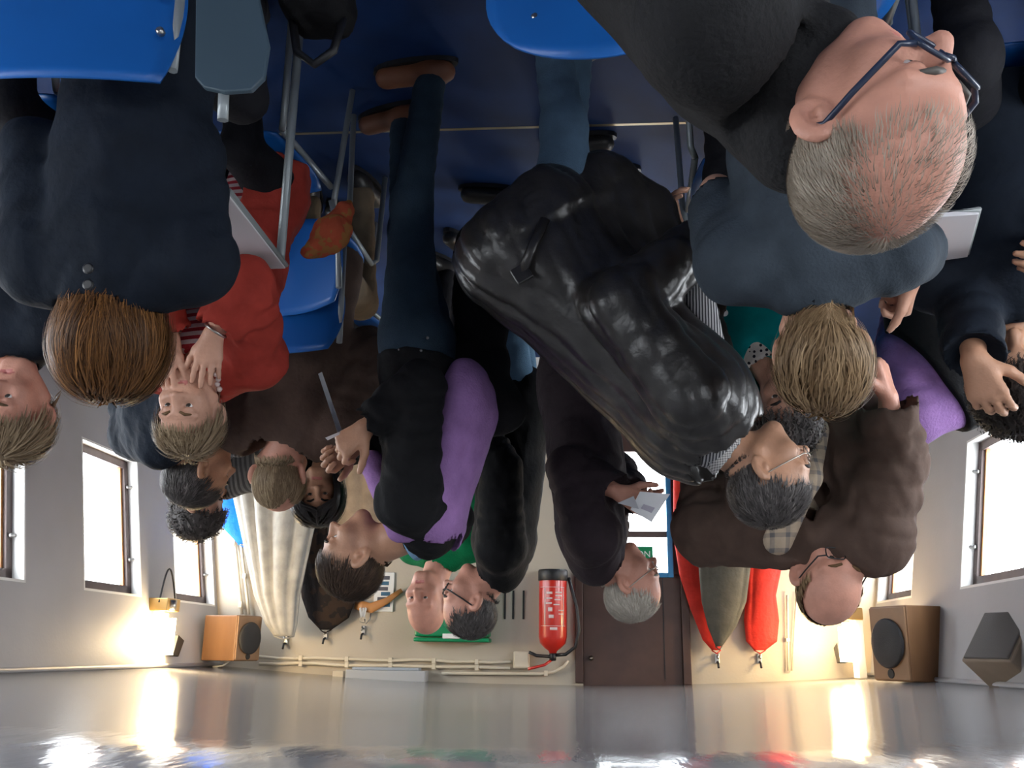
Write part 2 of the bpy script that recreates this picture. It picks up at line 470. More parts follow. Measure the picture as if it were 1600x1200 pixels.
# baseboards and the beading between wall and ceiling
for nm, P, sd in (('trim_1', pr, -1), ('trim_2', pl, 1)):
    z_ = zc(XR if sd < 0 else XL) - 0.012
    tag(MB().tube([P(YF, z_) + V(sd * 0.012, 0, 0), P(YB, z_) + V(sd * 0.012, 0, 0)], 0.010, 8).build(nm, M_wall, None, 'auto'), kind='structure')
tag(MB().aab(XL - 0.3, XR + 0.3, YB - 0.012, YB, 0, 0.1).build('baseboard_back', M_white), kind='structure')
tag(MB().aab(XL - 0.3, XR + 0.3, 3.285, 3.30, 0, 0.0009).build('floor_joint_strip', mat('brass_strip', (0.45, 0.38, 0.25), 0.35, 0.8)), 'thin pale metal strip across the blue floor', 'floor strip')

# the door in the back wall
d1 = root('door_1', (-0.28, YB, 0), None, None); d1['kind'] = 'structure'
x0, x1, a0, a1, b0, b1 = -0.64, 0.08, *DWIN
for nm, q in (('door_stile', (x0 + 0.05, a0, b0, b1)), ('door_stile', (a1, x1 - 0.05, b0, b1)), ('door_panel', (x0 + 0.05, x1 - 0.05, 0.0, b0)), ('door_panel', (x0 + 0.05, x1 - 0.05, b1, 2.16))):
    MB().aab(q[0], q[1], YB - 0.005, YB + 0.03, q[2], q[3]).build(nm, M_brown, d1, False, 0.004)
for q in ((x0, x0 + 0.05), (x1 - 0.05, x1)):
    MB().aab(q[0], q[1], YB - 0.03, YB + 0.05, 0, 2.13).build('door_frame', M_brown, d1, False, 0.004)
MB().aab(x0 + 0.16, x0 + 0.165, YB - 0.008, YB, b1, 2.1).build('panel_groove', M_black, d1)
MB().aab(a0 - 0.018, a0 + 0.018, YB - 0.03, YB + 0.01, b0 - 0.02, b1 + 0.02).build('window_frame', M_bluep, d1, False, 0.004)
MB().aab(a0, a1, YB - 0.025, YB + 0.01, b1 - 0.012, b1 + 0.02).build('window_frame', M_bluep, d1, False, 0.004)
MB().aab(a0, a1, YB - 0.02, YB + 0.012, 1.185, 1.225).build('glazing_bar', M_frame, d1, False, 0.004)
MB().aab(a0, a1, YB + 0.012, YB + 0.016, b0, b1).build('pane', M_glass, d1)
MB().lathe((x1 - 0.1, YB - 0.005, 1.98), (0, -1, 0), [(0, 0.016), (0.01, 0.016), (0.02, 0.008), (0.03, 0.012), (0.04, 0.004)], 12).build('lock_knob', M_steel, d1, 'auto')
portal(((a0 + a1) / 2, YB + 0.1, (b0 + b1) / 2), (-1, 0, 0), (0, 0, 1), a1 - a0, b1 - b0)

def text_mesh(name, s, size, loc, right, up, m, parent, depth=0.001, align='LEFT'):
    c = bpy.data.curves.new(name, 'FONT'); c.body = s; c.size = size; c.extrude = depth; c.align_x = align
    o = bpy.data.objects.new(name + '_t', c); col.objects.link(o)
    me = bpy.data.meshes.new_from_object(o.evaluated_get(bpy.context.evaluated_depsgraph_get())); bpy.data.objects.remove(o)
    right = unit(right); up = unit(up); nn = np.cross(right, up)
    vs = [np.asarray(loc) + right * v.co.x + up * v.co.y + nn * v.co.z for v in me.vertices]
    fs = [tuple(p.vertices) for p in me.polygons]; bpy.data.meshes.remove(me)
    return link(name, vs, fs, m, parent, False)

# emergency exit sign behind the door glass
M_green = mat('sign_green', (0.0, 0.22, 0.08), 0.4)
sg = root('exit_sign', (-0.28, YB - 0.032, 1.28), 'green sign with white capitals seen beside the white-haired man\'s nose', 'sign')
MB().aab(-0.42, 0.02, YB - 0.036, YB - 0.0305, 1.285, 1.405).build('sign_board', M_green, sg, False, 0.002)
text_mesh('lettering', 'NOODUITGANG', 0.056, (-0.405, YB - 0.0365, 1.315), (1, 0, 0), (0, 0, 1), M_white, sg)

# pipes and cables on the back wall
def pipe(label, pts, r, m=M_cream, clips=()):
    p = root('pipe', pts[0], label, 'pipe', 'cream pipes on the back wall')
    MB().tube(pts, r, 10).build('pipe_run', m, p, 'auto')
    for c in clips:
        MB().box(c, V(0.012, 0, 0), V(0, r * 1.3, 0), V(0, 0, r * 1.6)).build('clip', m, p, False, 0.002)
    return p
def bw(px, py, off=0.03): return at(px, py, YB - off)
def line(p, q, n=12, wob=0.0, seed=0):
    rng = random.Random(seed)
    return [lerp(p, q, i / (n - 1)) + V(0, 0, wob * (rng.random() - 0.5)) for i in range(n)]
pipe('upper cream cable pipe along the back wall, nearest the heads', line(bw(405, 1027), bw(798, 1035), 14, 0.012, 1), 0.010, clips=[bw(x, 1027 + (x - 405) * 0.021) for x in (470, 542, 610, 678, 745)])
pipe('middle cream cable pipe along the back wall above the coats', line(bw(405, 1036), bw(797, 1044), 14, 0.01, 2), 0.010, clips=[bw(x, 1036 + (x - 405) * 0.021) for x in (470, 542, 610, 678, 745)])
pipe('cream pipe bending up beside the top of the fire extinguisher', line(bw(690, 1052), bw(845, 1053), 8) + [bw(865, 1050), bw(880, 1042), bw(888, 1032)], 0.010, clips=[bw(853, 1052)])
pipe('outer vertical cream pipe in the corner above the wooden speaker', line(bw(362, 800), bw(378, 960), 8, 0), 0.012, clips=[bw(365, 850), bw(376, 945)])
pipe('inner vertical cream pipe behind the grey coat', line(bw(371, 800), bw(389, 960), 8, 0), 0.010, clips=[bw(382, 900)])
pipe('thin vertical pipe on the wall beside the short red jacket', [bw(1230, 930), bw(1232, 1048)], 0.007, clips=[bw(1231, 1000)])
pipe('second thin vertical pipe beside the brown-jacketed man\'s head', [bw(1245, 930), bw(1222, 1048) + V(-0.06, 0, 0)], 0.007)
jb = bw(815, 1031, 0.03)
j = root('junction_box', jb, 'square cream junction box on the wall above the extinguisher handle', 'junction box')
MB().box(jb, V(0.05, 0, 0), V(0, 0.028, 0), V(0, 0, 0.052)).build('box_body', M_cream, j, False, 0.006)
MB().box(jb + V(0, -0.03, 0), V(0.042, 0, 0), V(0, 0.004, 0), V(0, 0, 0.044)).build('box_lid', M_cream, j, False, 0.003)
tb = bw(605, 1056, 0.10)
t_ = root('cable_trunking', tb, 'pale grey trunking box under the ceiling edge above the green first-aid box', 'trunking')
M_grey = mat('pale_grey_metal', (0.46, 0.48, 0.50), 0.4, 0.1)
MB().box(tb, V(0.25, 0, 0), V(0, 0.07, 0), V(0, 0, 0.035)).build('trunking_body', M_grey, t_, False, 0.006)
MB().box(tb + V(0, -0.02, -0.043), V(0.21, 0, 0), V(0, 0.05, 0), V(0, 0, 0.008)).build('trunking_lid', mat('trunking_blue_grey', (0.36, 0.42, 0.50), 0.4), t_, False, 0.003)
MB().box(tb + V(0.31, 0.02, 0.0), V(0.035, 0, 0), V(0, 0.04, 0), V(0, 0, 0.025)).build('cable_gland', M_cream, t_, False, 0.004)

# fire extinguisher
M_red = mat('extinguisher_red', (0.55, 0.022, 0.012), 0.28, coat=0.3, spec=0.6)
eb = at(864, 893, YB - 0.11)
e = root('fire_extinguisher', eb, 'red fire extinguisher with black base hanging beside the brown door', 'extinguisher')
MB().lathe(eb, (0, 0, 1), [(0.02, 0.086), (0.05, 0.088), (0.40, 0.088), (0.44, 0.080), (0.47, 0.05), (0.485, 0.028), (0.50, 0.022)], 28).build('cylinder', M_red, e, 'auto')
MB().lathe(eb, (0, 0, 1), [(-0.01, 0.090), (0.0, 0.094), (0.055, 0.094), (0.06, 0.090)], 28).build('base_ring', M_black, e, 'auto')
MB().lathe(eb + V(0, 0, 0.49), (0, 0, 1), [(0, 0.022), (0.05, 0.022), (0.055, 0.015)], 14).build('valve', M_black, e, 'auto')
MB().tube([eb + V(0, 0, 0.535), eb + V(0.05, -0.03, 0.57), eb + V(0.15, -0.05, 0.595)], 0.009, 8).build('squeeze_lever', M_red, e, 'auto')
MB().tube([eb + V(0, 0, 0.52), eb + V(0.10, -0.03, 0.515), eb + V(0.145, -0.04, 0.495)], 0.010, 8).build('carry_handle', M_black, e, 'auto')
hp = [eb + V(-0.02, 0, 0.51), eb + V(-0.08, -0.02, 0.505), eb + V(-0.14, -0.03, 0.46), eb + V(-0.165, -0.03, 0.36), eb + V(-0.15, -0.03, 0.22), eb + V(-0.115, -0.02, 0.10), eb + V(-0.10, 0, 0.04)]
MB().tube(hp, 0.011, 8).build('hose', M_black, e, 'auto')
M_print = mat('white_print', (0.75, 0.62, 0.60), 0.5)
def print_bar(a0, a1, z0, z1):
    """a printed bar that follows the cylinder wall"""
    pts = []; r = 0.0886; n = 6
    v = []
    for i in range(n + 1):
        a = math.radians(a0 + (a1 - a0) * i / n)
        for z in (z0, z1):
            for q in (r, r + 0.0006): v.append(eb + V(q * math.sin(a), -q * math.cos(a), z))
    f = []
    for i in range(n):
        k = i * 4
        f += [(k + 1, k + 3, k + 7, k + 5), (k, k + 4, k + 6, k + 2), (k, k + 1, k + 5, k + 4), (k + 2, k + 6, k + 7, k + 3)]
    return link('printed_bar', v, f, M_print, e, True)
for (q0, q1, z0, z1) in ((-60, 55, 0.335, 0.338), (-55, 60, 0.10, 0.103), (-52, -49, 0.10, 0.335), (-40, -12, 0.13, 0.138), (-40, -12, 0.15, 0.158), (-35, -8, 0.175, 0.182), (-30, -4, 0.205, 0.212), (0, 25, 0.13, 0.145), (0, 25, 0.165, 0.175), (2, 28, 0.195, 0.205), (-20, 10, 0.345, 0.362), (0, 18, 0.225, 0.25), (-5, 15, 0.27, 0.29), (-50, -25, 0.24, 0.246), (-50, -25, 0.262, 0.268), (30, 34, 0.11, 0.33)):
    print_bar(q0, q1, z0, z1)
MB().aab(eb[0] - 0.03, eb[0] + 0.03, YB - 0.03, YB - 0.001, eb[2] + 0.3, eb[2] + 0.42).build('wall_bracket', M_steel, e)

# first aid box
fb = at(705, 1003, YB - 0.14); g = M_green
f_ = root('first_aid_box', fb - V(0, 0, 0.42), 'green first-aid box on the back wall behind two standing men\'s heads', 'first-aid box')
MB().aab(fb[0] - 0.235, fb[0] + 0.235, YB - 0.14, YB, fb[2] - 0.36, fb[2] - 0.03).build('box_body', g, f_, False, 0.012)
MB().aab(fb[0] - 0.24, fb[0] + 0.24, YB - 0.145, YB, fb[2] - 0.025, fb[2]).build('box_lid', g, f_, False, 0.008)
MB().aab(fb[0] - 0.055, fb[0] + 0.055, YB - 0.152, YB - 0.14, fb[2] - 0.05, fb[2] - 0.02).build('clasp', M_white, f_, False, 0.003)
for q in ((0.05, 0.015), (0.015, 0.05)):
    MB().aab(fb[0] - q[0], fb[0] + q[0], YB - 0.143, YB - 0.139, fb[2] - 0.2 - q[1], fb[2] - 0.2 + q[1]).build('white_cross', M_white, f_)

# notice, keys, wooden hanger, vent slots
nb_ = at(600, 925, YB - 0.01)
no = root('notice', nb_ - V(0, 0, 0.12), 'white framed notice with small blue pictures behind the purple-jumper man\'s head', 'notice')
MB().box(nb_, V(0.065, 0, 0), V(0, 0.006, 0), V(0, 0, 0.125)).build('board', M_white, no, False, 0.003)
M_dkblue = mat('notice_blue', (0.03, 0.12, 0.22), 0.5); M_dkgrey = mat('notice_grey', (0.08, 0.08, 0.1), 0.5)
for i, (dx, dz, sx, sz) in enumerate(((-0.01, 0.08, 0.035, 0.014), (0.012, 0.045, 0.028, 0.012), (-0.012, 0.012, 0.03, 0.012), (0.008, -0.02, 0.034, 0.012), (-0.005, -0.055, 0.026, 0.012), (0.0, -0.09, 0.035, 0.012))):
    MB().box(nb_ + V(dx, -0.007, dz), V(sx, 0, 0), V(0, 0.0015, 0), V(0, 0, sz)).build('picture', (M_dkblue, M_dkgrey)[i % 2], no)
hk = at(567, 975, YB - 0.03)
h_ = root('wooden_coat_hanger', hk, 'orange wooden coat hanger hanging askew on the back wall', 'coat hanger')
M_wood = mat('orange_wood', (0.50, 0.22, 0.07), 0.45, var=0.2)
c0, c1, c2 = at(555, 945, YB - 0.035), at(580, 950, YB - 0.035), at(628, 922, YB - 0.035)
MB().tube([c0, lerp(c0, c1, 0.5), c1, lerp(c1, c2, 0.5) + V(0, 0, 0.012), c2], [0.028, 0.034, 0.034, 0.022, 0.014], 10, flat=((0, 1, 0), 0.35)).build('hanger_bar', M_wood, h_, True)
MB().tube([c1 + V(0, 0, 0.03), c1 + V(0.005, 0, 0.07), c1 + V(0.03, 0, 0.10), c1 + V(0.04, 0, 0.07)], 0.004, 6).build('hanger_hook', M_steel, h_, 'auto')
def wall_hook(px, py, label):
    p = at(px, py, YB - 0.02)
    k = root('coat_hook', p, label, 'hook', 'coat hooks on the back wall')
    MB().box(p + V(0, 0.012, 0), V(0.014, 0, 0), V(0, 0.007, 0), V(0, 0, 0.03)).build('hook_plate', M_steel, k, False, 0.003)
    MB().tube([p + V(0, 0, 0.02), p + V(0, -0.03, 0.028), p + V(0, -0.045, 0.055)], 0.007, 8).build('hook_arm', M_black, k, 'auto')
    MB().tube([p + V(0, 0, -0.01), p + V(0, -0.025, -0.02), p + V(0, -0.035, 0.0)], 0.006, 8).build('hook_arm', M_steel, k, 'auto')
wall_hook(567, 985, 'coat hook with small keys beside the wooden coat hanger')
wall_hook(508, 992, 'coat hook holding up the dark patterned coat')
wall_hook(446, 1000, 'coat hook holding up the long grey coat')
wall_hook(568, 884, 'coat hook holding up the crumpled beige jacket')
wall_hook(1121, 1029, 'coat hook above the red and grey coats')
wall_hook(1187, 1029, 'coat hook above the short red jacket')
ky = at(567, 968, YB - 0.05)
kk = root('key_bunch', ky, 'small bunch of keys hanging under a wall hook', 'keys')
MB().tube([ky + V(0.02 * math.cos(a), -0.004, 0.02 * math.sin(a)) for a in np.linspace(0, 2 * math.pi, 12, False)], 0.0025, 6, True).build('key_ring', M_steel, kk, 'auto')
for q in (-0.012, 0.0, 0.014):
    MB().box(ky + V(q, -0.006, -0.045), V(0.006, 0, q * 0.3), V(0, 0.0015, 0), V(-q * 0.5, 0, 0.028)).build('key', M_steel, kk)
for i, px in enumerate((789, 802, 818)):
    p = at(px, 945, YB - 0.004)
    tag(MB().box(p, V(0.006, 0, 0), V(0, 0.004, 0), V(0, 0, 0.09)).build('cabinet_slot', M_black), ('dark slot in the cream wall farthest from the fire extinguisher', 'middle one of three dark slots in the cream wall', 'dark slot in the cream wall nearest the fire extinguisher')[i], 'slot')

# loudspeakers
M_sp = mat('speaker_veneer', (0.23, 0.115, 0.05), 0.5, var=0.25, vscale=6, stretch=(1, 1, 0.25), bump=(30, 0.05))
M_spd = mat('speaker_side_veneer', (0.30, 0.17, 0.09), 0.5, var=0.2, vscale=6)
def speaker(c, yaw, w, d, h, label, tilt=0):
    r = root('loudspeaker', c - V(0, 0, h / 2), label, 'loudspeaker', 'loudspeakers under the ceiling')
    R, Fv, U = frame(yaw, tilt)
    MB().box(c, R * w / 2, Fv * d / 2, U * h / 2).build('cabinet', M_sp, r, False, 0.006)
    MB().box(c + Fv * (d / 2 + 0.004), R * w / 2 * 0.96, Fv * 0.005, U * h / 2 * 0.96).build('baffle', M_spd, r, False, 0.003)
    v = MB(); o = c + Fv * (d / 2 + 0.008)
    v.lathe(o, Fv, [(0, w * 0.42), (0.012, w * 0.44), (0.02, w * 0.40), (0.024, w * 0.2), (0.018, 0.01)], 28)
    s = v.build('driver_grille', mat('driver_black', (0.03, 0.03, 0.033), 0.7, bump=(300, 0.4)), r, 'auto')
    MB().lathe(c + Fv * (d / 2 + 0.008) + U * h * 0.40, Fv, [(0, w * 0.09), (0.006, w * 0.08)], 14).build('tweeter', M_black, r, 'auto')
    MB().tube([c + U * h / 2, c + U * (h / 2 + 0.03) - Fv * 0.05, c + U * (h / 2 + 0.04) - Fv * d / 2], 0.006, 6).build('mounting_strut', M_white, r, 'auto')
    return r
speaker(at(362, 997, 6.02), -112, 0.22, 0.26, 0.27, 'wooden loudspeaker in the corner beside the long grey hanging coat')
speaker(at(1433, 1006, 5.25), 112, 0.28, 0.33, 0.37, 'large wooden loudspeaker with black round grille beside the wedge loudspeaker')
c = at(1598, 1032, 4.35)
w3 = root('loudspeaker', c, 'angled grey-brown wedge loudspeaker at the picture\'s edge under the ceiling', 'loudspeaker')
R, Fv, U = frame(115, -38)
MB().box(c, R * 0.13, Fv * 0.16, U * 0.13).build('cabinet', mat('wedge_brown', (0.25, 0.19, 0.14), 0.6, var=0.15), w3, False, 0.008)
MB().box(c + Fv * 0.163, R * 0.115, Fv * 0.006, U * 0.12).build('front_grille', mat('wedge_grille', (0.12, 0.11, 0.105), 0.8, bump=(300, 0.4)), w3, False, 0.004)
MB().tube([c + U * 0.1, c + V(-0.05, 0, 0.12)], 0.012, 8).build('mounting_strut', M_steel, w3, 'auto')

# bright work lamps by the ceiling
M_gold = mat('gold_lamp_metal', (0.45, 0.30, 0.12), 0.35, 0.8)
def lamp(p, sx, label, watts):
    """p: middle of the bright tube; sx: +1 on the right wall, -1 on the left wall"""
    r = root('wall_lamp', p - V(0, 0, 0.2), label, 'lamp', 'halogen wall lamps')
    MB().box(p + V(sx * 0.07, 0, -0.02), V(0.022, 0, 0), V(0, 0.06, 0), V(0, 0, 0.19)).build('back_plate', M_white, r, False, 0.004)
    MB().box(p + V(sx * 0.03, 0, -0.19), V(0.06, 0, 0), V(0, 0.085, 0), V(0, 0, 0.035)).build('lamp_housing', M_gold, r, False, 0.005)
    MB().lathe(p + V(-sx * 0.03, -0.03, -0.215), (0, 0, 1), [(0, 0.026), (0.05, 0.026), (0.055, 0.02)], 16).build('knob', M_steel, r, 'auto')
    MB().tube([p + V(0, -0.06, -0.14), p + V(0, -0.06, 0.08)], 0.028, 12).build('lamp_tube', emis('lamp_glow', (1.0, 0.72, 0.36), 60), r, 'auto')
    MB().tube([p + V(0, 0.06, -0.12), p + V(0, 0.06, 0.08)], 0.024, 12).build('lamp_tube', emis('lamp_glow', (1.0, 0.72, 0.36), 60), r, 'auto')
    q = [p + V(sx * 0.02, -0.085, -0.2)]
    q += [p + V(sx * 0.02 - sx * 0.0, -0.085 + 0.22 * t - 0.02 * math.sin(math.pi * t), -0.2 - 0.19 * math.sin(math.pi * t)) for t in np.linspace(0.05, 1, 14)]
    MB().tube(q, 0.005, 6).build('cable_loop', M_black, r, 'auto')
    MB().prism([p + V(-sx * 0.02, 0.13, -0.03), p + V(-sx * 0.02, 0.22, 0.0), p + V(-sx * 0.02, 0.16, 0.09), p + V(-sx * 0.02, 0.08, 0.08)], V(sx * 0.05, 0, 0)).build('barn_door', M_black, r, False, 0.003)
    l = bpy.data.lights.new('lamp_light', 'POINT'); l.energy = watts; l.color = (1.0, 0.74, 0.42); l.shadow_soft_size = 0.05
    o = bpy.data.objects.new('lamp_light', l); col.objects.link(o); o.parent = r; o.location = (-sx * 0.09, -0.06, 0.17)
lamp(at(258, 1000, 5.36), 1, 'bright halogen wall lamp with a cable loop, between two windows', 13)
lamp(at(1322, 1012, 5.95), -1, 'bright halogen wall lamp beside the stooping bald man\'s head', 13)

# ------------------------------------------------------------------ people
SK = {'fair': skin('fair_skin', (0.60, 0.33, 0.23)), 'pink': skin('pink_skin', (0.58, 0.28, 0.20)), 'tan': skin('tan_skin', (0.47, 0.25, 0.155)), 'pale': skin('pale_skin', (0.66, 0.42, 0.31))}
M_lip = mat('lips', (0.48, 0.15, 0.13), 0.45)
M_eyew = mat('eye_white', (0.75, 0.72, 0.70), 0.2); M_iris = mat('iris', (0.05, 0.045, 0.04), 0.15)
HAIR = {'brown': hairmat('brown_hair', (0.024, 0.011, 0.006), (0.38, 0.165, 0.05), 0.5), 'lightbrown': hairmat('light_brown_hair', (0.13, 0.075, 0.035), (0.46, 0.31, 0.17)),
        'ashblond': hairmat('ash_blond_hair', (0.14, 0.09, 0.05), (0.50, 0.38, 0.24)), 'grey': hairmat('grey_hair', (0.10, 0.09, 0.08), (0.50, 0.46, 0.40)),
        'white': hairmat('white_hair', (0.24, 0.19, 0.14), (0.55, 0.47, 0.38)), 'silver': hairmat('silver_hair', (0.34, 0.30, 0.25), (0.74, 0.69, 0.60)), 'dark': hairmat('dark_hair', (0.012, 0.010, 0.010), (0.075, 0.055, 0.045)),
        'darkgrey': hairmat('dark_grey_hair', (0.03, 0.026, 0.026), (0.20, 0.18, 0.17)), 'darkbrown': hairmat('dark_brown_hair', (0.022, 0.014, 0.010), (0.12, 0.075, 0.05)),
        'black': hairmat('black_hair', (0.006, 0.006, 0.007), (0.035, 0.030, 0.030), 0.35)}

def seg_hand(S, w, d, n, t, s=1.0, curl=(25, 30, 20), spread=0.06, thumb=(0.55, 0.75, 0.25), tcurl=0.3):
    """palm, four fingers of unequal length and a thumb; d: towards the fingertips, n: out of the palm, t: thumb side"""
    d = unit(d); n = unit(n - d * np.dot(n, d)); t = unit(np.asarray(t) - d * np.dot(t, d) - n * np.dot(t, n))
    kx = (0.031, 0.010, -0.011, -0.030); kl = (0.086, 0.090, 0.085, 0.077); fl = (0.073, 0.081, 0.075, 0.060)
    for i in range(4):
        kn = w + s * (d * kl[i] + t * kx[i])
        S.cone(w + s * (d * 0.008 + t * kx[i] * 0.45), kn, 0.0155 * s, 0.0125 * s, k=0.014)
        p = kn; a = 0.0; fd = unit(d + t * (kx[i] * spread * 40))
        r = (0.0098 if i < 3 else 0.0086) * s
        for j, fr in enumerate((0.45, 0.31, 0.24)):
            a += math.radians(curl[j] * (1 + 0.08 * i))
            v = fd * math.cos(a) + n * math.sin(a)
            q = p + v * fl[i] * fr * s
            S.cone(p, q, r, r * 0.9, k=0.004); p = q; r *= 0.92
    p = w + s * (d * 0.022 + t * 0.020 + n * 0.006)
    td = unit(d * thumb[0] + t * thumb[1] + n * thumb[2])
    q = p + td * 0.044 * s; S.cone(p, q, 0.0165 * s, 0.0125 * s, k=0.012)
    td2 = unit(td + d * 0.6 + n * tcurl); u = q + td2 * 0.032 * s; S.cone(q, u, 0.0120 * s, 0.0108 * s, k=0.006)
    td3 = unit(td2 + d * 0.3 + n * tcurl); S.cone(u, u + td3 * 0.024 * s, 0.0106 * s, 0.0085 * s, k=0.005)

def head_ops(S, c, fr, s, fem=False, nose=1.0):
    R, Fv, U = fr
    P = lambda x, y, z: c + s * (x * R + y * Fv + z * U)
    e = lambda p, rad, k=0.02, mode='u', f=fr: S.ell(P(*p), f, [q * s for q in rad], k * s, mode)
    e((0, -0.012, 0.032), (0.074, 0.097, 0.088)); e((0, 0.030, -0.020), (0.066, 0.066, 0.080), 0.03)
    jw = 0.050 if fem else 0.056
    e((0, 0.034, -0.066), (jw, 0.056, 0.050), 0.03)
    S.cone(P(-0.014, 0.074, -0.104), P(0.014, 0.074, -0.104), 0.017 * s, k=0.03 * s)
    for q in (-1, 1):
        S.cone(P(q * 0.062, 0.0, -0.055), P(q * 0.022, 0.066, -0.103), 0.018 * s, 0.016 * s, k=0.025 * s)
        e((q * 0.040, 0.066, -0.030), (0.026, 0.024, 0.020), 0.03)
        S.cone(P(q * 0.012, 0.090, 0.021), P(q * 0.050, 0.074, 0.022), 0.009 * s, 0.008 * s, k=0.018 * s)
        e((q * 0.031, 0.100, -0.001), (0.017, 0.018, 0.012), 0.018, 's')
        e((q * 0.031, 0.0815, 0.0065), (0.0165, 0.012, 0.0085), 0.005)
        # ear: a rim with a hollow
        er = unit(R * q * 0.75 + Fv * 0.60); ea = unit(U * 0.96 - Fv * 0.22); eb_ = unit(np.cross(er, ea))
        e((q * 0.083, -0.016, -0.006), (0.0125, 0.026, 0.037), 0.005, 'u', (er, eb_, ea))
        e((q * 0.0945, -0.0055, -0.004), (0.0135, 0.016, 0.027), 0.003, 's', (er, eb_, ea)); e((q * 0.084, -0.005, -0.006), (0.006, 0.006, 0.010), 0.004, 'u', (er, eb_, ea))
    S.cone(P(0, 0.090, 0.012), P(0, 0.113 * (1 + 0.02 * nose), -0.026), 0.0085 * s, 0.0125 * s * nose, k=0.014 * s)
    for q in (-1, 1): e((q * 0.013, 0.101, -0.031), (0.009, 0.011, 0.008), 0.008)
    S.cone(P(-0.020, 0.084, -0.063), P(0.020, 0.084, -0.063), 0.0075 * s, k=0.010 * s)
    S.cone(P(-0.016, 0.083, -0.074), P(0.016, 0.083, -0.074), 0.0080 * s, k=0.010 * s)
    e((0, 0.097, -0.0685), (0.021, 0.010, 0.0022), 0.004, 's')
    return P

